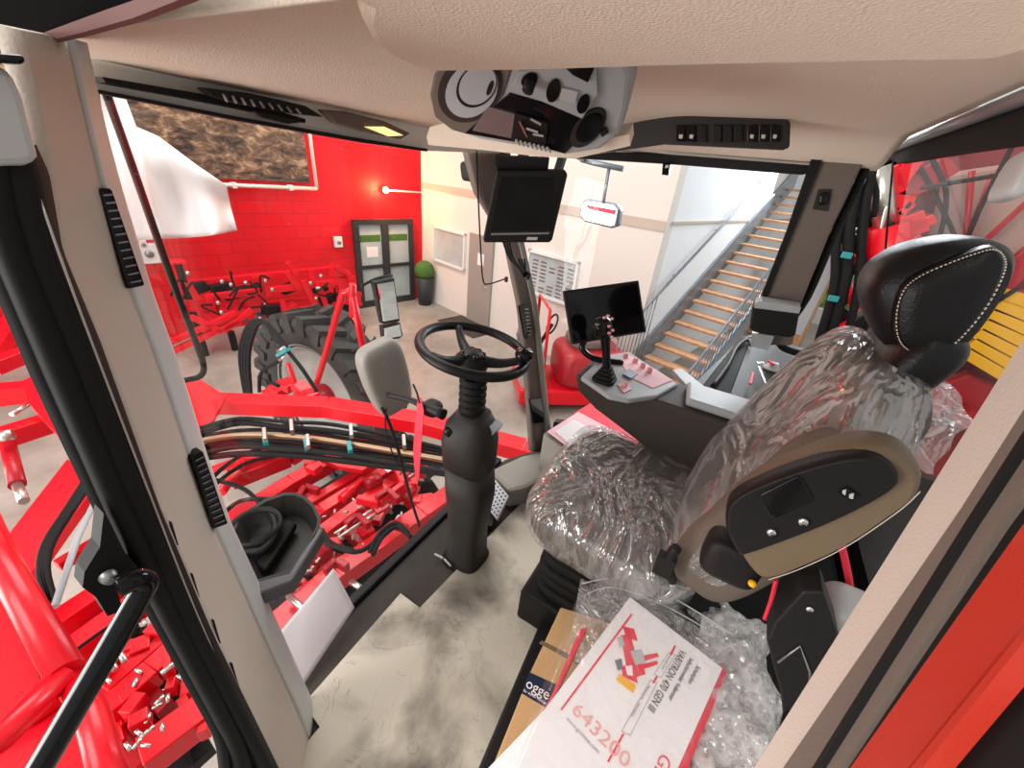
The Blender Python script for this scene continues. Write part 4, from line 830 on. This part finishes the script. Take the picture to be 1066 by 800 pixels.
rt=thing('red_tag','red ribbon tag hanging from the indicator stalk','tag',P(434,450,'x',.78))
px(MB(),'x',.78,[(435,415),(438,414),(441,428),(438,470),(436,500),(432,495),(430,470),(432,440)],(.002,0,0)).build('ribbon',M['redprint'],rt)
pdl=thing('accelerator_pedal','ribbed grey accelerator pedal beside the steering column','pedal',P(512,515,'z',-1.3))
pts=[P(a,b_,'z',-1.24) for a,b_ in((502,489),(529,522),(518,534),(496,507))]; pts=[p+Vector((0,0,.03 if i in(0,1) else -.04)) for i,p in enumerate(pts)]
MB().prism(pts,(.004,-.004,-.012)).build('plate',M['greyplastic'],pdl,bevel=.003)
q=MB(); 
for i in range(10):
    for j in range(6):
        s_,t_=(i+.7)/10.4,(j+.7)/6.4; p=pts[0].lerp(pts[1],s_).lerp(pts[3].lerp(pts[2],s_),t_); q.box(p+Vector((0,0,.001)),(.003,.003,.0015))
q.build('tread_studs',M['gloss'],pdl)
px(MB(),'z',-1.31,[(498,520),(516,536),(512,548),(492,545)],(0,0,-.03)).build('hinge',M['dark'],pdl)
xz('floor_bracket',[('z',-1.33,[(452,577),(462,582),(470,590)])],'steel',bar=(.010,.008),parent=sc)
# ---- mats
def mat_poly(pts,z): return MB().prism([P(a,b_,'z',z) for a,b_ in pts],(0,0,-.006))
mat_poly([(437,633),(552,514),(566,532),(578,590),(600,612),(540,760),(497,830),(280,830),(305,790),(333,757),(316,733),(417,618)],-1.338).build('floor_sheet',M['mat'],label='dirty off-white protective sheet covering the cab floor, creased and smudged',category='floor covering')
# loose paper sheet at the left pillar foot
g=MB(); a,b_,c,d_=[P(*q_,'z',z_) for q_,z_ in(((283,668),-1.22),((347,592),-1.16),((369,633),-1.27),((309,724),-1.335))]
g.grid(lambda s_,t_:a.lerp(b_,s_).lerp(d_.lerp(c,s_),t_)+Vector((0,0,.012*math.sin(s_*3)*math.sin(t_*3))),12,12).build('loose_paper_sheet',M['shadedpaper'],thick=.001,label='blank white paper sheet lying against the windscreen by the left pillar foot',category='paper')
g=MB(); a2,b2,c2,d2=[P(*q_,'z',-1.330) for q_ in((313,733),(330,690),(345,700),(334,752))]
# ---- seat
se=thing('driver_seat','black driver seat with headrest, wrapped in crinkled clear plastic','seat',(1.0,0,-1.35))
CUS=Vector((1.02,.09,-.90))
MB().sbox(CUS,(.275,.245,.074),rotm('X',4),e=.44,fn=lambda q:q*(1+.02*noise.noise(q*9))).build('seat_cushion',M['seatfabric'],se)
BC=Vector((1.02,-.215,-.56)); BR=rotm('X',17)
MB().sbox(BC,(.272,.090,.322),BR,e=.5,fn=lambda q:Vector((q.x*(1-.25*max(0,q.z)),q.y,q.z))).build('backrest',M['seatfabric'],se)
MB().sbox(BC+BR@Vector((-.215,-.005,-.03)),(.056,.090,.27),BR,e=.5).build('backrest_bolster',M['seatside'],se)
q=MB()
for dx in(-.12,.12): q.tube([CUS+Vector((dx,.2,.068)),CUS+Vector((dx,-.15,.068))],.004,8)
q.build('cushion_seams',M['leather'],se)
# headrest
HR=rotm('Y',4)@rotm('X',14)
o=MB().sbox((1.02,-.325,-.235),(.13,.05,.07),BR,e=.6).build('shoulder_pad',M['leather'],se)
hf=[(902,322),(901,300),(912,281),(940,262),(975,252),(1010,248),(1036,252),(1050,263),(1051,280),(1040,305),(1020,335),(1000,358),(980,373),(955,377),(930,366),(912,348)]
hn=[P(a,b_,'x',.98) for a,b_ in hf]; hc=sum(hn,Vector())/len(hn)
n=len(hn); hs=smooth(hn,3,True); rings=[]
for t,s_ in((-.055,.55),(-.045,.85),(-.015,1.0),(.03,1.02),(.09,1.0),(.14,.9),(.16,.6),(.165,.2)): rings.append([hc+(p-hc)*s_*(1-t/.98*.0)+Vector((t,0,0)) for p in hs])
hd=loft(MB(),rings).build('headrest',M['leather'],se)
ov=[(931,350),(930,325),(938,300),(956,285),(985,272),(1012,262),(1036,256),(1048,268),(1044,288),(1028,318),(1006,346),(985,364),(958,370),(940,364)]
on=smooth([P(a,b_,'x',.915) for a,b_ in ov],3,True); oc_=sum(on,Vector())/len(on)
loft(MB(),[[oc_+(p-oc_)*s_+Vector((t,0,0)) for p in on] for t,s_ in((-.012,.5),(-.009,.88),(.0,.97),(.02,1.0))]).build('headrest_side_panel',M['leather'],hd)
q=MB()
for i in range(len(on)):
    a,b_=on[i],on[(i+1)%len(on)]
    for s_ in(.15,.65): 
        p0=oc_+(a.lerp(b_,s_)-oc_)*.95+Vector((-.0075,0,0)); p1=oc_+(a.lerp(b_,s_+.28)-oc_)*.95+Vector((-.0075,0,0)); q.tube([p0,p1],.0012,5)
q.build('stitching',M['stitch'],hd)
# plastic wrap
def wr(q,amp=.022,f=9):
    n1=noise.noise(q*f+Vector((3,1,2))); n2=noise.noise(Vector((q.x*4,q.y*14,q.z*7))); return q*(1+amp*2*(abs(n1)-.25))+q.normalized()*(.012*abs(n2)+.004)
se_w=MB().sbox(CUS+Vector((0,0,.005)),(.285,.255,.085),rotm('X',4),e=.45,nu=120,nv=70,fn=lambda q:wr(q))
se_w.build('plastic_wrap',M['film'],se)
se_b=MB().sbox(BC+Vector((0,.005,0)),(.275,.085,.325),BR,e=.5,nu=120,nv=80,fn=lambda q:wr(Vector((q.x*(1-.25*max(0,q.z)),q.y,q.z))))
se_b.build('plastic_wrap',M['film'],se)
fl=MB(); F0=[((880,372),-.30,(940,470),-.32),((930,378),-.33,(955,490),-.33),((965,385),-.35,(975,495),-.36),((985,395),-.38,(995,470),-.38),((1002,415),-.40,(1008,438),-.40)]
def ff(a,b_):
    i=min(3,int(a*4)); t=a*4-i; p=P(*F0[i][0],'y',F0[i][1]).lerp(P(*F0[i+1][0],'y',F0[i+1][1]),t); r=P(*F0[i][2],'y',F0[i][3]).lerp(P(*F0[i+1][2],'y',F0[i+1][3]),t)
    q=p.lerp(r,b_); return q+Vector((0,.018*noise.noise(q*18),0))
fl.grid(ff,30,24).build('plastic_flap',film('loose_clear_plastic',.25,.2,scale=12),se)
# suspension base
q=MB()
for k in range(5): q.sbox((1.02,.06,-1.01-k*.045),(.235-.006*(k%2),.215-.006*(k%2),.022),e=.3,nu=32,nv=10)
q.build('suspension_bellows',M['rubber'],se)
MB().box((1.02,.05,-1.27),(.26,.24,.07)).box((1.02,-.02,-.975),(.25,.22,.02)).build('seat_base',M['dark'],se,bevel=.01)
MB().tube([P(705,570,'x',.72),P(695,585,'x',.72),P(700,605,'x',.74)],.012,10,3).box(P(692,588,'x',.72),(.012,.02,.03)).build('adjust_lever',M['dark'],se,bevel=.003)
# left armrest
AO=.60
ao=[(760,555),(765,525),(800,500),(850,478),(895,467),(930,470),(952,482),(963,500),(955,520),(935,535),(880,572),(830,595),(802,605),(788,602),(772,582)]
sa=smooth([P(a,b_,'x',AO) for a,b_ in ao],3,True); ac=sum(sa,Vector())/len(sa)
ar=loft(MB(),[[ac+(p-ac)*s_+Vector((t,0,0)) for p in sa] for t,s_ in((-.002,.90),(.004,.97),(.015,1.0),(.05,1.0),(.062,.92))]).build('armrest',M['armbeige'],se)
ai=[(756,548),(760,520),(795,500),(845,482),(890,472),(918,476),(933,490),(932,502),(905,520),(860,542),(815,560),(775,574),(768,572)]
si=smooth([P(a,b_,'x',AO-.006) for a,b_ in ai],3,True); ic=sum(si,Vector())/len(si)
ap=loft(MB(),[[ic+(p-ic)*s_+Vector((t,0,0)) for p in si] for t,s_ in((-.012,.93),(-.009,.98),(.0,1.0),(.02,1.0))]).build('armrest_side_panel',M['dark'],ar)
px(MB(),'x',AO-.021,[(789,520),(792,515),(830,496),(836,500),(847,519),(843,525),(808,540),(801,537)],(.006,0,0)).build('folding_latch',M['gloss'],ap,bevel=.002)
for c in((803,554),(836,543)): 
    p=P(*c,'x',AO-.018); MB().lathe(p,(-1,0,0),[(0,.004),(.006,.004),(.0065,0)],14).build('screw_cover',M['keysteel'],ap)
    MB().lathe(p,(-1,0,0),[(.006,.002),(.0095,.001),(.0098,-.002)],16).build('screw_ring',M['rubber'],ap)
px(MB(),'x',AO-.0215,[(873,513),(882,508),(895,517),(886,523)],(.004,0,0)).build('symbol_button',M['gloss'],ap)
px(MB(),'x',AO-.0225,[(877,511),(881,510),(880,516),(877,514)],(.001,0,0)).build('symbol',M['roundbase'],ap)
px(MB(),'x',AO-.0225,[(884,515),(889,514),(888,520),(884,519)],(.001,0,0)).build('symbol',M['roundbase'],ap)
MB().tube([P(*c,'x',AO-.003) for c in((800,604),(832,593),(880,570),(935,533),(958,512))],.0007,6,4).build('stitching',M['stitch'],ar)
MB().sbox(P(762,580,'x',.66),(.035,.05,.045),e=.5).build('armrest_hinge',M['dark'],se)
MB().sbox(P(783,608,'x',.62),(.007,.007,.006),e=1,nu=12,nv=8).build('yellow_cap',M['yellow'],se)
# right hand control armrest
MB().prism([(1.24,.40,-.63),(1.24,.38,-.69),(1.24,.30,-.74),(1.24,.14,-.80),(1.24,-.05,-.88),(1.24,-.20,-.88),(1.24,-.20,-.63),(1.24,.20,-.625)],(.20,0,0)).build('console_body',M['darktaupe'],se,bevel=.012)
MB().prism([P(a,b_,'z',-.615) for a,b_ in((605,392),(628,370),(655,366),(706,400),(684,412),(655,416),(634,412))],(0,0,-.018)).build('control_plate',M['greyplastic'],se,bevel=.006)
pk=MB().prism([P(a,b_,'z',-.612) for a,b_ in((645,374),(655,370),(685,386),(700,396),(680,404),(655,392))],(0,0,-.003)).build('pink_keypad',M['pinkpaper'],se)
MB().prism([P(a,b_,'z',-.611) for a,b_ in((643,400),(652,397),(658,405),(650,409))],(0,0,-.002)).build('pink_keypad',M['pinkpaper'],se)
for a,b_ in((651,372),(661,377),(669,382),(676,387),(650,402)): MB().lathe(P(a,b_,'z',-.61),(0,0,1),[(.010,0),(.0095,.012),(.007,.016),(0,.017)],14).build('red_knob',M['pinkprint'],se)
MB().prism([P(a,b_,'z',-.607) for a,b_ in((648,389),(655,384),(664,389),(657,394))],(0,0,-.004)).build('keypad_display',M['galv'],se)
MB().prism([(1.27,.02,-.60),(1.42,.04,-.60),(1.42,-.22,-.60),(1.27,-.22,-.60)],(0,0,-.028)).build('arm_pad',M['greyplastic'],se,bevel=.01)
# joystick
js=thing('joystick','black joystick with thumb buttons and rubber boot, in front of the tablet','joystick',P(632,398,'z',-.615))
jb=P(629,396,'z',-.612)
q=MB(); 
for k in range(4): q.sbox(jb+Vector((0,0,.006+k*.013)),(.040-.007*k,.040-.007*k,.008),e=.5,nu=24,nv=8)
q.build('boot',M['rubber'],js)
jt=P(629,340,'x',jb.x-.01); jm=P(631,368,'x',jb.x)
MB().tube([jb+Vector((0,0,.04)),jm,jt.lerp(jm,.35),jt],[.015,.014,.017,.024],14,6).build('stem',M['gloss'],js)
J=Matrix.Identity(3)
MB().sbox(P(627,341,'x',jb.x-.01),(.026,.030,.036),rotm('X',-20),e=.7).build('grip_head',M['gloss'],js)
for a,b_ in((629,331),(633,329),(637,332),(634,340),(638,344),(634,347),(637,351)): MB().sbox(P(a,b_,'x',jb.x-.040),(.004,.005,.004),e=.6,nu=10,nv=8).build('button',M['pinkprint'],js)
# tablet monitor
T0=P(630,325,'x',1.40); tn=Vector((-.80,-.52,.30)).normalized()
tm=thing('terminal_screen','black rectangular terminal screen behind the joystick, tilted towards the driver','monitor',P(640,400,'z',-.62))
tq=lambda a,b_,o=0: PP(a,b_,T0+tn*o,tn)
MB().prism([tq(a,b_) for a,b_ in((587,303),(665,292),(673,346),(596,359))],-tn*.03).build('housing',M['dark'],tm,bevel=.003)
MB().prism([tq(a,b_,.0008) for a,b_ in((590,305),(663,295),(670,344),(598,356))],-tn*.0006).build('screen',M['screen'],tm)
MB().tube([tq(612,350,-.04),tq(606,362,-.04),tq(615,372,-.03),tq(632,376,-.02),tq(648,378,-.02)],.012,12,5).build('bracket_arm',M['gloss'],tm)
# ---- right rear side console with keys
rc=thing('side_console','black side console with key switch and open tray at the right of the seat','side console',(1.6,-.2,-1.0))
MB().prism([P(a,b_,'z',-.66) for a,b_ in((716,402),(733,408),(785,425),(815,432),(880,380),(835,362),(790,345),(770,352))],(0,0,-.20)).build('body',M['console'],rc,bevel=.01)
MB().prism([P(a,b_,'z',-.655) for a,b_ in((700,385),(716,402),(772,428),(780,424),(735,404),(710,384))],(0,0,-.02)).build('edge_trim',M['greyplastic'],rc)
MB().prism([P(a,b_,'z',-.655) for a,b_ in((728,405),(770,352),(783,350),(760,412))],(0,0,-.02)).build('open_tray',M['rubber'],rc,bevel=.005)
MB().tube([P(a,b_,'z',-.64) for a,b_ in((742,402),(758,380),(767,362),(778,354),(782,360))],.009,10,5).build('tray_handle',M['console'],rc)
kc=P(803,384,'z',-.655)
MB().lathe(kc,(0,0,1),[(.034,0),(.034,.006),(.024,.010),(.022,.024),(0,.026)],24).build('key_switch',M['roundbase'],rc)
ky=thing('key_bunch','steel keys on a ring with a red fob, hanging in the key switch','keys',P(790,388,'z',-.63))
MB().tube([kc+Vector((.012*math.cos(a)-.012,.016*math.sin(a),.032)) for a in[i*math.pi/8 for i in range(16)]],.0018,6,closed=True).build('ring',M['keysteel'],ky)
MB().bar(P(790,382,'z',-.62),P(797,400,'z',-.62),.008,.004).bar(P(788,378,'z',-.62),P(795,378,'z',-.62),.012,.004).build('key',M['keysteel'],ky)
MB().bar(P(784,388,'z',-.615),P(781,400,'z',-.615),.010,.006).build('fob',M['redprint'],ky,bevel=.002)
MB().bar(P(800,376,'z',-.62),P(806,380,'z',-.62),.012,.008).build('key_head',M['redprint'],ky,bevel=.002)
# black box on the rear right pillar
bx=thing('pillar_box','black and grey box fixed low on the rear right pillar','box',P(805,335,'x',1.55))
px(MB(),'x',1.52,[(783,320),(790,316),(830,322),(832,328),(828,350),(822,352),(784,346),(780,342)],(.08,0,0)).build('housing',M['dark'],bx,bevel=.006)
px(MB(),'x',1.515,[(786,316),(792,313),(834,320),(832,327),(785,321)],(.08,0,0)).build('lid',M['greyplastic'],bx,bevel=.003)
px(MB(),'x',1.56,[(783,347),(806,350),(800,365),(781,361)],(.04,0,0)).build('foot',M['greyplastic'],bx)
# ---- folder on the right sill in front of the seat
fo=thing('red_folder','red and white brochures lying below the control armrest by the right pillar','brochures',P(620,445,'z',-1.05))
px(MB(),'z',-1.03,[(598,430),(618,418),(628,416),(668,452),(662,466),(640,458)],(0,0,-.006)).build('red_brochure',M['redprint'],fo)
px(MB(),'z',-1.022,[(570,449),(602,429),(642,450),(655,462),(612,475),(590,464)],(0,0,-.004)).build('pink_page',M['pinkpaper'],fo)
px(MB(),'z',-1.017,[(578,449),(597,437),(628,452),(640,462),(600,468)],(0,0,-.003)).build('white_page',M['paper'],fo)
px(MB(),'z',-1.04,[(566,452),(600,430),(665,460),(640,480),(600,478)],(0,0,-.25)).build('shelf_block',M['warmgrey'],fo)
# ---- seat rail / black edge beside the mat
sb=thing('floor_rail','black raised rail and storage base along the seat side of the floor sheet','rail',(.6,.05,-1.35))
q=MB(); q.prism([P(a,b_,'z',-1.27) for a,b_ in((575,618),(592,626),(560,700),(505,830),(485,830),(540,700))],(0,0,-.08)); q.build('rail',M['dark'],sb,bevel=.008)
MB().prism([(.40,.07,-1.345),(.78,.07,-1.345),(1.3,-.25,-1.345),(1.3,-.5,-1.345),(.40,-.5,-1.345)],(0,0,.16)).build('storage_base',M['rubber'],sb,bevel=.01)
# ---- cardboard box with navy label
cb=thing('cardboard_box','flat brown cardboard box with a navy label, partly under the plastic-wrapped papers','box',P(560,740,'z',-1.18))
zb=-1.02
bxp=[P(a,b_,'z',zb) for a,b_ in((584,632),(640,650),(660,700),(600,840),(502,840),(512,800),(552,700))]
MB().prism(bxp,(0,0,-.14)).build('carton',M['card'],cb,bevel=.004)
lab=[P(a,b_,'z',zb+.001) for a,b_ in((553,700),(576,712),(570,736),(540,722))]
lab=[P(a,b_,'z',zb+.001) for a,b_ in((551,700),(590,718),(580,744),(543,722))]
lo=MB().prism(lab,(0,0,-.0008)).build('navy_label',M['navy'],cb)
xd=P(572,728,'z',zb)-P(548,714,'z',zb); yd=P(551,700,'z',zb)-P(543,722,'z',zb)
text('ogge',P(548,711,'z',zb+.0012),xd,yd,.030,M['paper'],cb)
text('für deinen Rücken',P(545,719,'z',zb+.0012),xd,yd,.0075,M['paper'],cb)
MB().prism([P(a,b_,'z',zb+.0008) for a,b_ in((561,670),(564,667),(640,705),(638,712))],(0,0,-.0005)).build('tape_seam',M['armbeige'],cb)
# ---- manuals in a clear sleeve
zd=-.93
mn_=thing('manual_stack','white machine manual with red border in a clear plastic sleeve, on the cardboard box','manual',P(650,720,'z',zd-.05))
dp=lambda a,b_,o=0: P(a,b_,'z',zd+o)
MB().prism([dp(a,b_,-.012) for a,b_ in((604,655),(612,652),(590,700),(570,742),(560,800),(532,850),(520,830),(545,780),(575,722))],(0,0,-.035)).build('red_binder',M['redprint'],mn_,bevel=.003)
MB().prism([dp(a,b_,-.010) for a,b_ in((752,690),(757,702),(745,730),(720,790),(700,860),(650,860),(700,780))],(0,0,-.035)).build('red_binder',M['redprint'],mn_,bevel=.003)
pg=MB().prism([dp(a,b_) for a,b_ in((656,622),(752,696),(688,840),(470,840),(566,740),(560,748))],(0,0,-.010)).build('title_page',M['paper'],mn_)
Tp,Rp,Lp=dp(656,622,.0006),dp(752,696,.0006),dp(566,740,.0006); X_=(Lp-Tp).normalized(); Y_=(Rp-Tp).normalized()
def tl_(s_,p,size,m,xs=1,al='LEFT',nm='lettering'): return text(s_,dp(*p,.0008),X_,Y_,size,M[m],mn_,nm,xs,al)
tl_('Schaltplan',(727,694),.0125,'ink'); tl_('Selbstfahrender Vollernter',(720,686),.0125,'ink',.86); tl_('VARITRON 470 GEN III',(711,678),.021,'ink',.78)
tl_('GRIMME',(694,787),.030,'redprint',1.2); 
text('www.grimme.com',dp(590,748,.0008),Y_,-X_,.010,M['greyink'],mn_,'lettering',1.0)
text('643200',dp(597,736,.0009),Y_,-X_,.036,M['pinkprint'],mn_,'handwriting',1.15)
for pts in(((657,639),(659,640),(585,740),(583,739)),((702,672),(704,673),(699,683),(697,682)),((683,704),(685,705),(681,712),(679,711)),((648,764),(650,765),(634,794),(632,793))):
    MB().prism([dp(a,b_,.0008) for a,b_ in pts],(0,0,-.0005)).build('red_rule',M['redprint'],mn_)
def frame_(a,b_,c,d__):
    q=MB(); ps=[dp(*x_,.001) for x_ in(a,b_,c,d__)]
    for i in range(4): q.bar(ps[i],ps[(i+1)%4],.0009,.0004)
    q.build('text_box',M['greyink'],mn_)
frame_((697,679),(703,682),(688,706),(681,702)); frame_((677,708),(684,711),(656,766),(647,762))
tl_('Baureihe / Serie',(697,684),.006,'greyink'); tl_('Maschinen-Nr.   TYP 2K0232',(676,714),.0065,'greyink')
# small picture of the red machine on the page
pic=[((648,652),(660,655),(664,668),(652,664),'redprint'),((646,662),(656,660),(664,690),(652,694),'redprint'),((652,688),(666,680),(672,702),(656,708),'redprint'),((664,684),(684,680),(686,684),(666,690),'redprint'),((668,692),(684,688),(685,692),(670,697),'redprint'),((656,678),(668,676),(672,690),(662,693),'roundbase'),((645,702),(662,714),(659,722),(641,708),'yellow'),((647,694),(660,692),(664,712),(648,704),'redprint'),((642,664),(648,663),(650,672),(645,674),'roundbase'),((640,688),(647,686),(648,697),(643,698),'galv'),((651,694),(658,693),(659,704),(653,703),'paper')]
q=None
for i,(a,b_,c,d__,m_) in enumerate(pic): MB().prism([dp(*x_,.0009+i*.00012) for x_ in(a,b_,c,d__)],(0,0,-.0003)).build('printed_picture',M[m_],pg)
slv=[(606,608),(640,602),(700,622),(762,660),(765,690),(720,800),(700,860),(500,860),(528,800),(556,735)]
sv3=[P(a,b_,'z',zd+.006) for a,b_ in slv]
def ssf(a,b_):
    k=a*len(sv3); i=int(k)%len(sv3); p=sv3[i].lerp(sv3[(i+1)%len(sv3)],k-int(k)); cc=sum(sv3,Vector())/len(sv3); q=cc.lerp(p,b_)
    return q+Vector((0,0,.004*noise.noise(q*30)+.003-(.03*max(0,b_-.9)/.1 if b_>.9 else 0)))
MB().grid(ssf,80,30).build('plastic_sleeve',M['sleeve'],mn_)
q=MB(); q.tube([P(a,b_,'z',zd+.006) for a,b_ in((606,608),(640,603),(690,618),(730,640),(764,662))],.0018,6,6); q.tube([P(a,b_,'z',zd+.004) for a,b_ in((612,618),(640,612),(690,630),(735,655))],.0015,6,6)
q.build('zip_seal',M['roundbase'],mn_)
# upper empty part of the bag
ub=[(604,604),(640,600),(700,612),(765,648),(768,690),(745,690),(656,622),(600,672),(585,712)]
ub3=[P(a,b_,'z',zd+.002) for a,b_ in ub]
MB().grid(lambda a,b_:(lambda q:q+Vector((0,0,.016*abs(noise.noise(q*22)))))(P(*Vector((604,604)).lerp(Vector((768,650)),a).lerp(Vector((590,690)).lerp(Vector((762,700)),a),b_),'z',zd-.028)),50,24).build('bag_top',film('clear_bag_folds',.14,.25,scale=16),mn_)
# ---- bubble wrap
bw=MB(); BP=[((724,628),(728,700),(720,800),(715,860)),((745,618),(752,690),(750,800),(745,860)),((775,640),(780,690),(775,790),(770,860)),((800,648),(792,690),(800,740),(790,860)),((832,626),(800,680),(812,745),(800,860))]
def bf(a,b_):
    i=min(3,int(a*4)); t=a*4-i; j=min(2,int(b_*3)); s_=b_*3-j
    q=[Vector(BP[k][j]).lerp(Vector(BP[k][j+1]),s_) for k in(i,i+1)]; c=q[0].lerp(q[1],t); p=P(c.x,c.y,'z',-.98+.04*math.sin(a*math.pi))
    return p+Vector((0,0,.05*noise.noise(p*16)+.02*noise.noise(p*40)))
bwt=thing('bubble_wrap','crumpled clear bubble wrap heaped between the manual and the door pillar','bubble wrap',P(770,720,'z',-1.1))
bw.grid(bf,60,60).build('upper_sheet',M['bubble'],bwt,thick=.006)
MB().grid(lambda a,b_:bf(a,b_)+Vector((.01,0,-.04)),40,40).build('lower_sheet',M['bubble'],bwt)
MB().prism([P(a,b_,'z',-1.03) for a,b_ in((735,770),(748,768),(745,830),(725,830))],(0,0,-.04)).build('brown_tape_roll',M['card'],bwt)
# ---- black side cover, grey tank, red cables
sd=thing('seat_side_cover','black moulded cover with an embossed rectangle, between bubble wrap and door pillar','cover',P(820,690,'x',.55))
px(MB(),'x',.56,[(798,668),(806,648),(835,616),(857,616),(872,660),(880,700),(815,745),(812,720)],(.05,0,0)).build('cover',M['dark'],sd,bevel=.004)
q=MB(); ps=[P(a,b_,'x',.558) for a,b_ in((810,690),(833,673),(843,700),(843,712))]
q.tube(ps,.002,6); q.build('embossed_line',M['steel'],sd)
MB().lathe(P(843,635,'x',.558),(-1,0,0),[(0,.002),(.004,.002),(.005,0)],12).build('screw',M['keysteel'],sd)
gt=thing('grey_canister','pale grey rounded canister behind the black side cover','canister',P(878,640,'x',.68))
MB().sbox(P(880,650,'x',.66),(.05,.05,.06),e=.6).build('body',M['roundbase'],gt)
rc1=thing('red_cable','thick red cable looping down behind the left armrest','cable',P(880,590,'x',.72)); MB().tube([P(a,b_,'x',.72) for a,b_ in((874,560),(880,585),(885,615),(882,640))],.006,10,4).build('cable',M['redprint'],rc1)
rc2=thing('red_cable','thin red cable hanging below the yellow cap of the armrest hinge','cable',P(805,620,'x',.66)); MB().tube([P(a,b_,'x',.68) for a,b_ in((808,604),(803,625),(796,645))],.004,8,4).build('cable',M['redprint'],rc2)
MB().prism([(.42,-.20,-1.34),(1.6,-.3,-1.34),(1.6,-.58,-1.34),(.42,-.58,-1.34)],(0,0,.3)).build('engine_hump',M['rubber'],cab,bevel=.02)
